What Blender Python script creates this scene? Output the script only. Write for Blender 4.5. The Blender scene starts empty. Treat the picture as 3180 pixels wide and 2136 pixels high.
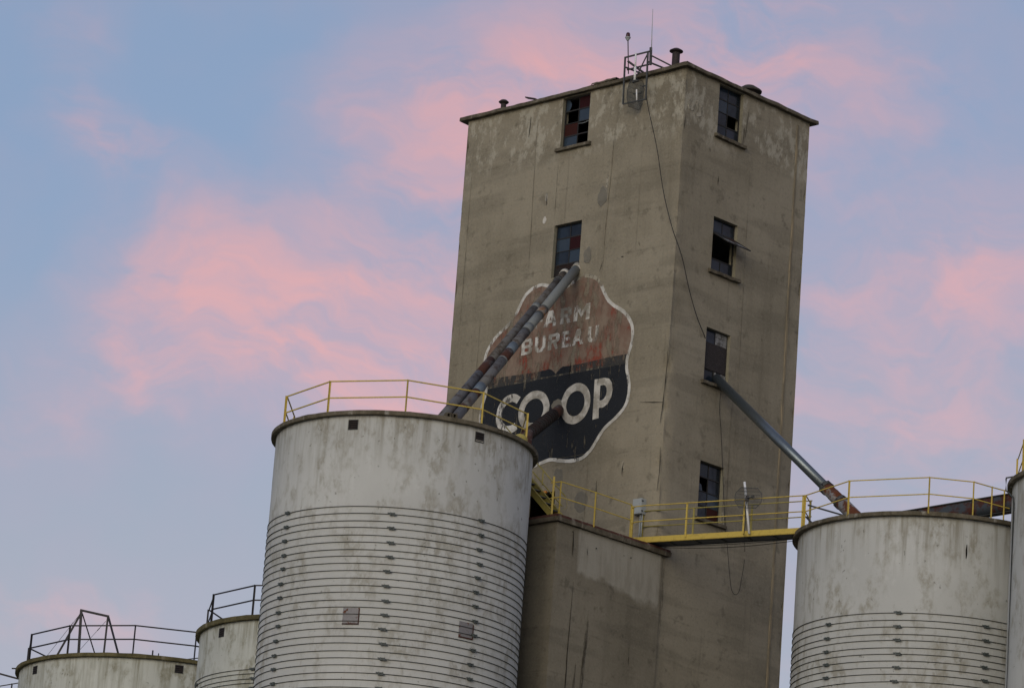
import bpy, math, random
from mathutils import Vector, Matrix, noise
random.seed(7)
R = math.radians
scene = bpy.context.scene
COL = scene.collection

# ------------------------------------------------------------------ camera
PITCH, ROLL = 0.2833, 0.0748
cam_data = bpy.data.cameras.new('camera')
cam_data.sensor_width = 36.0
cam_data.lens = 12624.1 / 3180.0 * 36.0
cam_data.clip_start = 1.0
cam_data.clip_end = 6000.0
cam = bpy.data.objects.new('camera', cam_data)
COL.objects.link(cam)
_f = Vector((0, math.cos(PITCH), math.sin(PITCH)))
_u0 = Vector((0, -math.sin(PITCH), math.cos(PITCH)))
_r0 = Vector((1, 0, 0))
_r = _r0 * math.cos(ROLL) + _u0 * math.sin(ROLL)
_u = _u0 * math.cos(ROLL) - _r0 * math.sin(ROLL)
cam.matrix_world = Matrix(((_r.x, _u.x, -_f.x, 0), (_r.y, _u.y, -_f.y, 0), (_r.z, _u.z, -_f.z, 1.7), (0, 0, 0, 1)))
scene.camera = cam

# ------------------------------------------------------------------ world: dusk sky with pink clouds
SUN_AZ, SUN_EL = 200.0, 15.0          # compass-style: 0 = +Y, 90 = +X
scene.view_settings.view_transform = 'Standard'
scene.view_settings.look = 'None'
scene.view_settings.exposure = 0.0
scene.view_settings.gamma = 1.0

scene.cycles.max_bounces = 5
scene.cycles.diffuse_bounces = 2
scene.cycles.glossy_bounces = 2
scene.cycles.transparent_max_bounces = 6

world = bpy.data.worlds.new('World')
scene.world = world
world.use_nodes = True
world.cycles.sampling_method = 'MANUAL'
world.cycles.sample_map_resolution = 512
nt = world.node_tree
nt.nodes.clear()


class NB:
    """tiny node-graph helper"""
    def __init__(self, nt):
        self.nt = nt

    def n(self, t, **kw):
        x = self.nt.nodes.new(t)
        for k, v in kw.items():
            setattr(x, k, v)
        return x

    def link(self, a, b):
        self.nt.links.new(a, b)

    def put(self, sock, v):
        if isinstance(v, (int, float)):
            sock.default_value = v
        elif isinstance(v, (tuple, list)):
            if len(sock.default_value) == 4 and len(v) == 3:
                v = (*v, 1)
            sock.default_value = v
        else:
            self.link(v, sock)

    def m(self, op, a, b=None, c=None, clamp=False):
        x = self.n('ShaderNodeMath', operation=op, use_clamp=clamp)
        self.put(x.inputs[0], a)
        if b is not None:
            self.put(x.inputs[1], b)
        if c is not None:
            self.put(x.inputs[2], c)
        return x.outputs[0]

    def vm(self, op, a, b=None):
        x = self.n('ShaderNodeVectorMath', operation=op)
        self.put(x.inputs[0], a)
        if b is not None:
            self.put(x.inputs[1], b)
        return x.outputs['Value'] if op in ('DOT_PRODUCT', 'LENGTH', 'DISTANCE') else x.outputs[0]

    def sep(self, v):
        x = self.n('ShaderNodeSeparateXYZ')
        self.link(v, x.inputs[0])
        return x.outputs[0], x.outputs[1], x.outputs[2]

    def comb(self, x, y, z):
        c = self.n('ShaderNodeCombineXYZ')
        for i, q in enumerate((x, y, z)):
            self.put(c.inputs[i], q)
        return c.outputs[0]

    def noise(self, vec, scale=1.0, detail=4.0, rough=0.55, dist=0.0, stretch=None, col=False):
        if stretch:
            vec = self.vm('MULTIPLY', vec, stretch)
        x = self.n('ShaderNodeTexNoise')
        self.link(vec, x.inputs['Vector'])
        x.inputs['Scale'].default_value = scale
        x.inputs['Detail'].default_value = detail
        x.inputs['Roughness'].default_value = rough
        x.inputs['Distortion'].default_value = dist
        return x.outputs['Color'] if col else x.outputs['Fac']

    def step(self, v, a, b, lo=0.0, hi=1.0):
        x = self.n('ShaderNodeMapRange', interpolation_type='SMOOTHSTEP')
        self.put(x.inputs[0], v)
        x.inputs[1].default_value = a
        x.inputs[2].default_value = b
        x.inputs[3].default_value = lo
        x.inputs[4].default_value = hi
        return x.outputs[0]

    def mix(self, f, a, b, mode='MIX'):
        x = self.n('ShaderNodeMix', data_type='RGBA', blend_type=mode)
        self.put(x.inputs[0], f)
        self.put(x.inputs[6], a)
        self.put(x.inputs[7], b)
        return x.outputs[2]


w = NB(nt)
tc = w.n('ShaderNodeTexCoord')
D = tc.outputs['Generated']
dx, dy, dz = w.sep(D)
AZ = w.m('ARCTAN2', dx, dy)
EL = w.m('ARCSINE', dz)
# wind-torn warp of the sky coordinates
wn1 = w.noise(D, 13.0, 4, 0.60, col=True)
w1x, w1y, w1z = w.sep(wn1)
AZW = w.m('MULTIPLY_ADD', w.m('SUBTRACT', w1x, 0.5), 0.075, AZ)
ELW = w.m('MULTIPLY_ADD', w.m('SUBTRACT', w1y, 0.5), 0.050, EL)
# cloud banks: azimuth, elevation, half width, half height (radians), density
BANKS = [
    # long bank low in the north-west
    (-0.0790, 0.2960, 0.013, 0.009, 0.72), (-0.0560, 0.2850, 0.019, 0.010, 0.80), (-0.0340, 0.2760, 0.021, 0.011, 0.90),
    (-0.0680, 0.2700, 0.028, 0.008, 0.80), (-0.0160, 0.2680, 0.026, 0.011, 0.82), (-0.0860, 0.2800, 0.015, 0.008, 0.36),
    (-0.0420, 0.2580, 0.044, 0.008, 0.36), (-0.0260, 0.2960, 0.013, 0.006, 0.60),
    # bank climbing behind the tower
    (-0.0220, 0.3160, 0.016, 0.018, 0.52), (-0.0120, 0.3360, 0.018, 0.011, 0.68), (0.0080, 0.3450, 0.020, 0.007, 0.64),
    (0.0300, 0.3500, 0.022, 0.009, 0.60), (0.0490, 0.3620, 0.020, 0.013, 0.62), (0.0700, 0.3560, 0.026, 0.022, 0.26),
    (0.1050, 0.3480, 0.040, 0.028, 0.22), (-0.0100, 0.2960, 0.016, 0.018, 0.46),
    # veil on the right
    (0.1000, 0.3070, 0.026, 0.007, 0.36), (0.1260, 0.3060, 0.018, 0.009, 0.38), (0.0900, 0.2900, 0.026, 0.015, 0.26),
    (0.1150, 0.2780, 0.040, 0.024, 0.38), (0.0900, 0.2600, 0.040, 0.018, 0.28),
    # loose shreds
    (-0.1190, 0.3500, 0.010, 0.006, 0.36), (-0.1060, 0.3190, 0.011, 0.005, 0.58), (-0.1140, 0.3280, 0.005, 0.009, 0.42),
    (-0.1080, 0.2075, 0.024, 0.0060, 0.72), (-0.1300, 0.2530, 0.016, 0.008, 0.34), (0.0600, 0.2120, 0.026, 0.010, 0.45),
]
dens = veil = None
for (a0, e0, ra, re, k) in BANKS:
    qa = w.m('MULTIPLY_ADD', AZW, 1.0 / ra, -a0 / ra)
    qe = w.m('MULTIPLY_ADD', ELW, 1.0 / re, -e0 / re)
    q2 = w.m('MULTIPLY_ADD', qa, qa, w.m('MULTIPLY', qe, qe))
    g = w.m('MULTIPLY_ADD', q2, -0.22, 1.0, clamp=True)
    g2 = w.m('MULTIPLY_ADD', q2, -0.075, 1.0, clamp=True)
    g = w.m('MULTIPLY', g, g)
    dens = w.m('MULTIPLY', g, k) if dens is None else w.m('MULTIPLY_ADD', g, k, dens)
    veil = w.m('MULTIPLY', g2, k) if veil is None else w.m('MULTIPLY_ADD', g2, k, veil)
# the rest of the dome carries the same sort of broken cloud
far = w.noise(D, 4.2, 3, 0.55, stretch=(1.0, 1.0, 2.2))
inview = w.step(w.m('ABSOLUTE', AZ), 0.15, 0.26)
inview = w.m('MAXIMUM', inview, w.m('MAXIMUM', w.step(EL, 0.385, 0.47), w.step(EL, 0.18, 0.10)))
farc = w.m('MULTIPLY', w.step(far, 0.46, 0.66), inview)
dens = w.m('MULTIPLY_ADD', farc, 0.75, dens)
veil = w.m('MULTIPLY_ADD', farc, 1.1, veil)
# ragged inner structure: folds lit from below, thin gaps between
SW = w.comb(w.m('MULTIPLY_ADD', ELW, 0.55, AZW), w.m('MULTIPLY', ELW, 1.55), 0.37)
det = w.noise(SW, 52.0, 7, 0.66)
fold = w.noise(SW, 21.0, 4, 0.60, stretch=(0.8, 1.5, 1.0))
tex = w.m('MULTIPLY_ADD', w.step(fold, 0.36, 0.66), 0.95, w.m('MULTIPLY', w.step(det, 0.32, 0.70), 0.55))
core = w.m('POWER', w.step(w.m('MULTIPLY', w.m('MULTIPLY_ADD', veil, 0.22, dens), w.m('MULTIPLY_ADD', tex, 1.0, 0.16)), 0.16, 2.9), 0.80)
cov = w.step(w.m('MULTIPLY', veil, w.m('MULTIPLY_ADD', tex, 0.45, 0.62)), 0.05, 2.8)
# clear air between: blue overhead, lavender haze lower down
tlow = w.step(w.m('MULTIPLY_ADD', AZ, -0.12, EL), 0.215, 0.345)
base = w.mix(tlow, (0.375, 0.345, 0.380), (0.250, 0.322, 0.475))
base = w.mix(w.m('MULTIPLY', w.step(w1z, 0.40, 0.66), 0.40), base, (0.460, 0.335, 0.395))
skycol = w.mix(w.m('MULTIPLY', cov, 0.85), base, (0.575, 0.355, 0.392))
skycol = w.mix(w.m('MULTIPLY', core, 0.88), skycol, (0.920, 0.380, 0.300))
sky = w.n('ShaderNodeTexSky', sky_type='NISHITA')
sky.sun_disc = False
sky.sun_elevation = R(SUN_EL)
sky.sun_rotation = R(SUN_AZ)
sky.altitude = 200
sky.air_density = 1.0
sky.dust_density = 2.0
sky.ozone_density = 1.5
bg1 = w.n('ShaderNodeBackground')
bg1.inputs['Strength'].default_value = 0.05
w.link(sky.outputs[0], bg1.inputs['Color'])
bg2 = w.n('ShaderNodeBackground')
bg2.inputs['Strength'].default_value = 0.70
w.link(skycol, bg2.inputs['Color'])
add = w.n('ShaderNodeAddShader')
w.link(bg1.outputs[0], add.inputs[0])
w.link(bg2.outputs[0], add.inputs[1])
wo = w.n('ShaderNodeOutputWorld')
w.link(add.outputs[0], wo.inputs[0])

# the last glow of the sun, behind the camera, very soft
sd = bpy.data.lights.new('sun', 'SUN')
sd.energy = 0.85
sd.angle = R(40)
sd.color = (1.0, 0.955, 0.86)
sun = bpy.data.objects.new('sun', sd)
COL.objects.link(sun)
sv = Vector((math.sin(R(SUN_AZ)) * math.cos(R(SUN_EL)), math.cos(R(SUN_AZ)) * math.cos(R(SUN_EL)), math.sin(R(SUN_EL))))
sun.rotation_euler = sv.to_track_quat('Z', 'Y').to_euler()
sun.location = (-60, -120, 60)

# ------------------------------------------------------------------ tower frame
YAW = 0.7747
N = Vector((4.507, 112.0, 0.0))                             # foot of the tower's near corner
U = Vector((-math.cos(YAW), math.sin(YAW), 0))              # along the painted (left) face, away from the corner
V = Vector((math.sin(YAW), math.cos(YAW), 0))               # along the right face, away from the corner
NL, NR = -V, -U                                             # outward normals
Z = Vector((0, 0, 1))
WL, WR, HT = 8.88, 5.69, 43.16


def PL(x, z, off=0.0):
    """point on the painted face: x runs left to right, 0 at the near corner"""
    return N - U * x + NL * off + Z * z


def PR(s, z, off=0.0):
    return N + V * s + NR * off + Z * z


# ------------------------------------------------------------------ materials
MATS = {}


class MB_(NB):
    def __init__(self, name):
        self.mat = bpy.data.materials.new(name)
        self.mat.use_nodes = True
        super().__init__(self.mat.node_tree)
        self.bsdf = self.nt.nodes['Principled BSDF']
        self.out = self.nt.nodes['Material Output']
        g = self.n('ShaderNodeNewGeometry')
        self.P = g.outputs['Position']
        self.z = self.sep(self.P)[2]
        MATS[name] = self.mat

    def fin(self, col, rough=0.85, metal=0.0, bump=None, bstr=0.3, bdist=0.02, spec=0.3, alpha=None):
        b = self.bsdf
        self.put(b.inputs['Base Color'], col)
        self.put(b.inputs['Roughness'], rough)
        self.put(b.inputs['Metallic'], metal)
        b.inputs['Specular IOR Level'].default_value = spec
        if bump is not None:
            x = self.n('ShaderNodeBump')
            x.inputs['Strength'].default_value = bstr
            x.inputs['Distance'].default_value = bdist
            self.link(bump, x.inputs['Height'])
            self.link(x.outputs[0], b.inputs['Normal'])
        if alpha is not None:
            self.put(b.inputs['Alpha'], alpha)
        return self.mat


def concrete(name, dark, mid, light, top=None, patch=None):
    k = MB_(name)
    P = k.P
    big = k.noise(P, 0.33, 4, 0.6)
    streak = k.noise(P, 1.0, 5, 0.6, stretch=(2.2, 2.2, 0.16))
    fine = k.noise(P, 14.0, 4, 0.65)
    band = k.noise(P, 1.0, 3, 0.5, stretch=(0.22, 0.22, 1.5))
    spots = k.noise(P, 2.3, 3, 0.6)
    c = k.mix(k.step(streak, 0.25, 0.58), tuple(a_ * .45 + b_ * .55 for a_, b_ in zip(dark, mid)), mid)
    c = k.mix(k.m('MULTIPLY', k.step(big, 0.40, 0.64), 0.75), c, light)
    c = k.mix(k.m('MULTIPLY', k.step(band, 0.50, 0.62), 0.36), c, tuple(q * 0.62 for q in mid))
    c = k.mix(k.m('MULTIPLY', k.step(spots, 0.58, 0.72), 0.42), c, tuple(q * 0.55 for q in dark))
    c = k.mix(k.m('MULTIPLY', k.step(fine, 0.50, 0.8), 0.30), c, tuple(q * 1.35 for q in light))
    c = k.mix(k.m('MULTIPLY', k.step(fine, 0.47, 0.25), 0.30), c, tuple(q * 0.5 for q in dark))
    # thin dark runs of dirt
    # lift lines of the slip form
    wob = k.noise(P, 0.5, 2, 0.5)
    fr_ = k.m('FRACT', k.m('MULTIPLY_ADD', k.z, 0.82, k.m('MULTIPLY', wob, 0.16)))
    line = k.step(k.m('ABSOLUTE', k.m('SUBTRACT', fr_, 0.5)), 0.462, 0.497)
    c = k.mix(k.m('MULTIPLY', line, k.step(spots, 0.42, 0.60, 0.0, 0.20)), c, tuple(q * 0.5 for q in dark))
    run = k.noise(P, 1.0, 3, 0.55, stretch=(9.0, 9.0, 0.22))
    c = k.mix(k.m('MULTIPLY', k.step(run, 0.62, 0.76), 0.22), c, tuple(q * 0.45 for q in dark))
    if top:   # old whitewash hanging in flakes under the cornice
        z0, z1 = top
        wash = k.noise(P, 1.0, 7, 0.74, stretch=(3.2, 3.2, 1.9))
        wash2 = k.noise(P, 0.8, 3, 0.5)
        up = k.step(k.m('MULTIPLY_ADD', wash2, 1.6, k.z), z0 + 0.8, z1 + 0.8)
        mk = k.m('MULTIPLY', k.step(k.m('MULTIPLY_ADD', wash2, 0.35, wash), 0.66, 0.78), up)
        c = k.mix(k.m('MULTIPLY', mk, 0.62), c, (0.42, 0.40, 0.325))
    if patch:  # a rectangular wash of paler cement, with a ragged lower edge
        s0, s1, z0 = patch
        sv_ = k.vm('DOT_PRODUCT', k.vm('SUBTRACT', P, tuple(N)), tuple(V))
        rag = k.noise(P, 1.6, 4, 0.6)
        zz = k.m('MULTIPLY_ADD', rag, 0.8, k.m('MULTIPLY_ADD', sv_, 0.10, k.z))
        mk = k.m('MULTIPLY', k.step(zz, z0 + 0.30, z0 + 0.52), k.m('MULTIPLY', k.step(sv_, s0, s0 + 0.12), k.step(sv_, s1 + 0.02, s1 - 0.06)))
        fl = k.noise(P, 1.0, 5, 0.65, stretch=(4, 4, 0.9))
        c = k.mix(k.m('MULTIPLY', mk, k.step(fl, 0.3, 0.6, 0.45, 0.85)), c, (0.34, 0.325, 0.270))
    pour = k.noise(P, 1.0, 4, 0.6, stretch=(0.5, 0.5, 6.0))
    h = k.m('ADD', k.m('MULTIPLY', fine, 0.5), k.m('ADD', k.m('MULTIPLY', pour, 0.6), k.m('MULTIPLY', streak, 0.6)))
    return k.fin(c, 0.92, bump=h, bstr=0.5, bdist=0.03, spec=0.2)


concrete('tower_concrete', (0.146, 0.129, 0.092), (0.238, 0.214, 0.158), (0.298, 0.270, 0.204), top=(40.95, 41.7))
concrete('annex_concrete', (0.105, 0.094, 0.068), (0.188, 0.170, 0.127), (0.245, 0.223, 0.170), patch=(-3.35, 0.16, 26.95))
concrete('corner_concrete', (0.155, 0.143, 0.102), (0.235, 0.220, 0.160), (0.275, 0.258, 0.195))
concrete('patch_mortar', (0.125, 0.117, 0.094), (0.170, 0.160, 0.130), (0.20, 0.188, 0.155))


def slab_mat(name, a, b, c_):
    k = MB_(name)
    n1 = k.noise(k.P, 3.2, 5, 0.65)
    n2 = k.noise(k.P, 1.0, 4, 0.6, stretch=(5, 5, 1.5))
    n3 = k.noise(k.P, 22, 3, 0.6)
    c = k.mix(k.step(n1, 0.35, 0.65), a, b)
    c = k.mix(k.m('MULTIPLY', k.step(n2, 0.56, 0.70), 0.75), c, c_)
    c = k.mix(k.m('MULTIPLY', k.step(n3, 0.55, 0.75), 0.3), c, tuple(q * 0.4 for q in a))
    k.fin(c, 0.95, bump=k.m('ADD', n1, n3), bstr=0.6, bdist=0.03, spec=0.15)


slab_mat('cornice_concrete', (0.075, 0.064, 0.045), (0.135, 0.118, 0.085), (0.22, 0.195, 0.15))
slab_mat('rim_concrete', (0.085, 0.074, 0.050), (0.150, 0.132, 0.096), (0.34, 0.33, 0.29))
slab_mat('rim_mossy', (0.080, 0.072, 0.035), (0.135, 0.118, 0.058), (0.22, 0.20, 0.14))
slab_mat('coping_red', (0.060, 0.026, 0.020), (0.105, 0.052, 0.040), (0.20, 0.18, 0.15))


def silo_mat(name, base, dirt, amount, seed, zr):
    k = MB_(name)
    P = k.vm('ADD', k.P, (seed, seed * 1.7, seed * 0.3))
    z = k.z
    blot = k.noise(P, 1.15, 6, 0.66, stretch=(1, 1, 0.62))
    blot2 = k.noise(P, 3.6, 5, 0.65, stretch=(1, 1, 0.55))
    drip = k.noise(P, 1.0, 5, 0.62, stretch=(6.5, 6.5, 0.35))
    fine = k.noise(P, 26, 3, 0.65)
    big = k.noise(P, 0.42, 3, 0.5)
    c = k.mix(k.step(big, 0.35, 0.68), tuple(q * 0.90 for q in base), base)
    m1 = k.m('MULTIPLY', k.step(blot, 0.42, 0.62), k.step(blot2, 0.42, 0.62))
    c = k.mix(k.m('MULTIPLY', m1, amount), c, dirt)
    # grime washed down from the rim
    wash_ = k.noise(P, 1.0, 5, 0.62, stretch=(5.0, 5.0, 0.30))
    reach = k.step(k.m('MULTIPLY_ADD', big, 1.6, z), zr - 0.9, zr + 0.75)
    c = k.mix(k.m('MULTIPLY', k.m('MULTIPLY', reach, k.step(wash_, 0.42, 0.70)), 0.75), c, tuple(q * 0.9 for q in dirt))
    c = k.mix(k.m('MULTIPLY', k.m('MULTIPLY', k.step(drip, 0.52, 0.72), k.step(big, 0.45, 0.65)), 0.40 * amount), c, tuple(q * 0.85 for q in dirt))
    c = k.mix(k.m('MULTIPLY', k.step(fine, 0.58, 0.76), 0.30), c, tuple(q * 0.55 for q in base))
    c = k.mix(k.m('MULTIPLY', k.step(blot2, 0.56, 0.70), 0.30), c, tuple(min(0.85, q * 1.16) for q in base))
    speck = k.noise(P, 7.0, 2, 0.5)
    c = k.mix(k.m('MULTIPLY', k.step(speck, 0.70, 0.76), 0.5), c, (0.10, 0.095, 0.075))
    h = k.m('ADD', k.m('MULTIPLY', blot2, 0.8), k.m('MULTIPLY', fine, 0.4))
    k.fin(c, 0.85, bump=h, bstr=0.35, bdist=0.02, spec=0.2)


silo_mat('silo_wash', (0.505, 0.520, 0.498), (0.235, 0.220, 0.168), 0.72, 3.0, 29.9)
silo_mat('silo_wash_clean', (0.485, 0.500, 0.480), (0.215, 0.197, 0.140), 0.70, 31.0, 28.7)
silo_mat('silo_wash_far', (0.510, 0.532, 0.485), (0.190, 0.180, 0.115), 0.75, 57.0, 27.8)


def paint(name, col, wear_col, wear=0.45, rough=0.55, rust=None):
    k = MB_(name)
    n1 = k.noise(k.P, 9.0, 5, 0.65)
    n2 = k.noise(k.P, 30.0, 3, 0.6)
    c = k.mix(k.m('MULTIPLY', k.step(n1, 0.5, 0.72), wear), col, wear_col)
    c = k.mix(k.m('MULTIPLY', k.step(n2, 0.66, 0.72), 0.8), c, rust or tuple(q * 0.25 for q in wear_col))
    k.fin(c, rough, spec=0.35, bump=n2, bstr=0.15, bdist=0.004)


paint('yellow_paint', (0.50, 0.375, 0.070), (0.33, 0.245, 0.045), 0.8)
paint('yellow_paint_faded', (0.34, 0.285, 0.070), (0.20, 0.17, 0.05), 0.7)
paint('orange_paint', (0.50, 0.19, 0.02), (0.30, 0.10, 0.02), 0.6)
paint('black_steel', (0.020, 0.019, 0.022), (0.035, 0.028, 0.028), 0.6)
paint('dark_steel', (0.060, 0.064, 0.062), (0.040, 0.036, 0.034), 0.6, 0.6)
paint('hoop_steel', (0.036, 0.041, 0.038), (0.080, 0.070, 0.055), 0.5, 0.6)
paint('lug_steel', (0.075, 0.090, 0.086), (0.030, 0.036, 0.034), 0.8, 0.55)
paint('white_pvc', (0.72, 0.73, 0.72), (0.60, 0.60, 0.58), 0.4, 0.5, rust=(0.5, 0.5, 0.48))
paint('grey_enamel', (0.33, 0.36, 0.36), (0.27, 0.29, 0.29), 0.5, 0.5)
paint('deck_steel', (0.085, 0.092, 0.100), (0.05, 0.05, 0.052), 0.6, 0.6)
paint('window_steel', (0.022, 0.022, 0.022), (0.045, 0.030, 0.024), 0.7, 0.7)
paint('rubber', (0.012, 0.012, 0.012), (0.02, 0.02, 0.02), 0.5, 0.7)
paint('vent_metal', (0.030, 0.022, 0.022), (0.055, 0.032, 0.026), 0.7, 0.7)
paint('roofing', (0.045, 0.040, 0.034), (0.08, 0.07, 0.055), 0.7, 0.9)
paint('beacon_red', (0.045, 0.006, 0.010), (0.03, 0.005, 0.008), 0.4, 0.25)


def metal(name, col, rustcol, lo, hi, rough=0.5, met=0.55, sc=3.0):
    k = MB_(name)
    n1 = k.noise(k.P, sc, 6, 0.65)
    n2 = k.noise(k.P, 16, 4, 0.6)
    f = k.step(n1, lo, hi)
    c = k.mix(k.m('MULTIPLY', k.step(n2, 0.4, 0.7), 0.4), col, tuple(q * 0.7 for q in col))
    c = k.mix(f, c, k.mix(n2, rustcol, tuple(q * 0.4 for q in rustcol)))
    k.fin(c, k.m('MULTIPLY_ADD', f, 0.35, rough), k.m('MULTIPLY', k.m('SUBTRACT', 1.0, f), met), bump=n2, bstr=0.2, bdist=0.01, spec=0.4)


metal('galvanised', (0.185, 0.200, 0.195), (0.16, 0.09, 0.06), 0.70, 0.80, 0.6, 0.15)
metal('galvanised_blue', (0.145, 0.172, 0.188), (0.2, 0.1, 0.05), 0.80, 0.88, 0.34, 0.75)
metal('galvanised_dull', (0.118, 0.114, 0.108), (0.080, 0.064, 0.050), 0.44, 0.62, 0.7, 0.10)
metal('galvanised_dark', (0.122, 0.121, 0.118), (0.075, 0.056, 0.050), 0.46, 0.66, 0.65, 0.12)
metal('blue_collar', (0.130, 0.165, 0.195), (0.10, 0.05, 0.04), 0.68, 0.74, 0.5, 0.3)
metal('rusty_pipe', (0.12, 0.11, 0.105), (0.080, 0.032, 0.022), 0.32, 0.50, 0.7, 0.2)
metal('rusty_joint', (0.25, 0.245, 0.235), (0.150, 0.048, 0.020), 0.47, 0.56, 0.7, 0.2, 2.4)
metal('orange_rust', (0.20, 0.195, 0.18), (0.27, 0.125, 0.045), 0.44, 0.58, 0.7, 0.2)
metal('dark_rust', (0.016, 0.014, 0.013), (0.026, 0.012, 0.009), 0.42, 0.60, 0.75, 0.1)
metal('trough', (0.060, 0.072, 0.084), (0.085, 0.026, 0.018), 0.46, 0.56, 0.5, 0.4, 1.5)
metal('hatch_plate', (0.215, 0.21, 0.215), (0.15, 0.050, 0.020), 0.57, 0.63, 0.6, 0.10, 5.4)
metal('zinc_sheet', (0.25, 0.255, 0.25), (0.13, 0.125, 0.115), 0.42, 0.58, 0.6, 0.2, 5.0)

k = MB_('window_glass')
dust = k.noise(k.P, 3.0, 4, 0.6)
ti = k.noise(k.P, 1.7, 0, 0.5)
g_ = k.mix(k.step(ti, 0.35, 0.65), (0.008, 0.013, 0.020), (0.016, 0.026, 0.042))  # blue tint in the base colour stands in for reflected sky
k.fin(k.mix(k.m('MULTIPLY', k.step(dust, 0.4, 0.75), 0.45), g_, (0.036, 0.048, 0.062)), 0.16, spec=0.28)
k = MB_('window_glass_pale')
dust = k.noise(k.P, 5.0, 4, 0.6)
k.fin(k.mix(k.m('MULTIPLY', dust, 0.6), (0.022, 0.038, 0.058), (0.048, 0.062, 0.078)), 0.16, spec=0.28)  # reflected sky painted as a paler blue base colour
k = MB_('red_panel')
n = k.noise(k.P, 7, 4, 0.6)
k.fin(k.mix(n, (0.046, 0.012, 0.009), (0.028, 0.010, 0.008)), 0.8, spec=0.15)
k = MB_('maroon_panel')
n = k.noise(k.P, 7, 4, 0.6)
k.fin(k.mix(n, (0.036, 0.007, 0.009), (0.018, 0.006, 0.007)), 0.8, spec=0.15)
k = MB_('plywood')
n = k.noise(k.P, 6, 5, 0.7, stretch=(1, 1, 2.5))
n2 = k.noise(k.P, 40, 2, 0.5)
k.fin(k.mix(k.step(n2, 0.60, 0.70), k.mix(n, (0.016, 0.014, 0.014), (0.042, 0.036, 0.036)), (0.085, 0.075, 0.07)), 0.9)

# paint on the wall: worn through to the concrete by the weather
k = MB_('sign_red')
st = k.noise(k.P, 1.0, 6, 0.70, stretch=(3.0, 3.0, 1.5))
bl = k.noise(k.P, 1.5, 4, 0.6)
fi = k.noise(k.P, 18, 3, 0.65)
c = k.mix(k.step(k.m('MULTIPLY_ADD', bl, 0.5, k.m('MULTIPLY', st, 0.5)), 0.38, 0.60), (0.232, 0.182, 0.138), (0.178, 0.108, 0.080))
c = k.mix(k.m('MULTIPLY', k.step(k.m('ADD', k.step(k.z, 35.6, 34.5, 0.0, 0.06), k.m('MULTIPLY_ADD', bl, 0.55, k.m('MULTIPLY', st, 0.6))), 0.635, 0.73), 0.80), c, (0.230, 0.046, 0.028))
c = k.mix(k.m('MULTIPLY', k.step(fi, 0.55, 0.75), 0.4), c, (0.26, 0.215, 0.165))
al = k.m('SUBTRACT', 1.0, k.m('MULTIPLY', k.step(k.noise(k.P, 1.0, 5, 0.65, stretch=(3.5, 3.5, 1.1)), 0.48, 0.62), 0.80))
k.fin(c, 0.9, alpha=al, spec=0.2, bump=fi, bstr=0.3, bdist=0.01)
k = MB_('sign_black')
st = k.noise(k.P, 1.0, 6, 0.70, stretch=(6.0, 6.0, 1.1))
fi = k.noise(k.P, 30, 3, 0.65)
bl = k.noise(k.P, 1.2, 3, 0.6)
c = k.mix(bl, (0.010, 0.012, 0.016), (0.024, 0.028, 0.033))
c = k.mix(k.m('MULTIPLY', k.step(fi, 0.60, 0.72), 0.5), c, (0.11, 0.105, 0.095))
al = k.m('SUBTRACT', 1.0, k.m('MULTIPLY', k.step(st, 0.575, 0.66), 0.70))
k.fin(c, 0.85, alpha=al, spec=0.2)
k = MB_('sign_black_worn')
st = k.noise(k.P, 1.0, 6, 0.72, stretch=(7.0, 7.0, 2.2))
c = k.mix(k.noise(k.P, 3.0, 3, 0.6), (0.030, 0.033, 0.036), (0.065, 0.062, 0.055))
al = k.m('SUBTRACT', 1.0, k.m('MULTIPLY', k.step(st, 0.46, 0.58), 0.85))
k.fin(c, 0.9, alpha=al, spec=0.2)


def white_paint(name, a, b, t0, t1, wear):
    k = MB_(name)
    st = k.noise(k.P, 1.0, 6, 0.70, stretch=(4.5, 4.5, 1.8))
    fi = k.noise(k.P, 24, 3, 0.65)
    bl = k.noise(k.P, 2.3, 4, 0.62)
    c = k.mix(k.step(bl, 0.40, 0.60), a, b)
    c = k.mix(k.m('MULTIPLY', k.step(fi, 0.55, 0.72), 0.4), c, tuple(q * 0.5 for q in a))
    al = k.m('SUBTRACT', 1.0, k.m('MULTIPLY', k.step(st, t0, t1), wear))
    k.fin(c, 0.85, alpha=al, spec=0.2)


white_paint('sign_white', (0.60, 0.595, 0.55), (0.42, 0.41, 0.365), 0.54, 0.62, 0.80)
white_paint('sign_white_worn', (0.58, 0.575, 0.53), (0.25, 0.235, 0.195), 0.50, 0.60, 0.85)
white_paint('sign_cream', (0.54, 0.525, 0.47), (0.30, 0.285, 0.24), 0.60, 0.68, 0.7)
white_paint('sign_halo', (0.37, 0.345, 0.275), (0.30, 0.275, 0.21), 0.46, 0.58, 0.80)
k = MB_('damp')
n = k.noise(k.P, 1.0, 5, 0.65, stretch=(7, 7, 1.5))
k.fin((0.070, 0.062, 0.046), 0.95, spec=0.1, alpha=k.step(n, 0.38, 0.66, 0.0, 0.75))
k = MB_('crack_dark')
k.fin((0.020, 0.018, 0.015), 1.0, spec=0.0)
k = MB_('seam')
n = k.noise(k.P, 1.0, 4, 0.6, stretch=(8, 8, 2))
k.fin(k.mix(k.step(n, 0.42, 0.60), (0.110, 0.095, 0.068), (0.25, 0.225, 0.165)), 0.95, spec=0.1)
k = MB_('rib_seam')
n = k.noise(k.P, 1.0, 4, 0.6, stretch=(8, 8, 1.2))
k.fin(k.mix(k.step(n, 0.40, 0.60), (0.255, 0.215, 0.145), (0.165, 0.145, 0.105)), 0.95, spec=0.1)
k = MB_('ground_gravel')
n = k.noise(k.P, 0.8, 8, 0.7)
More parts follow.
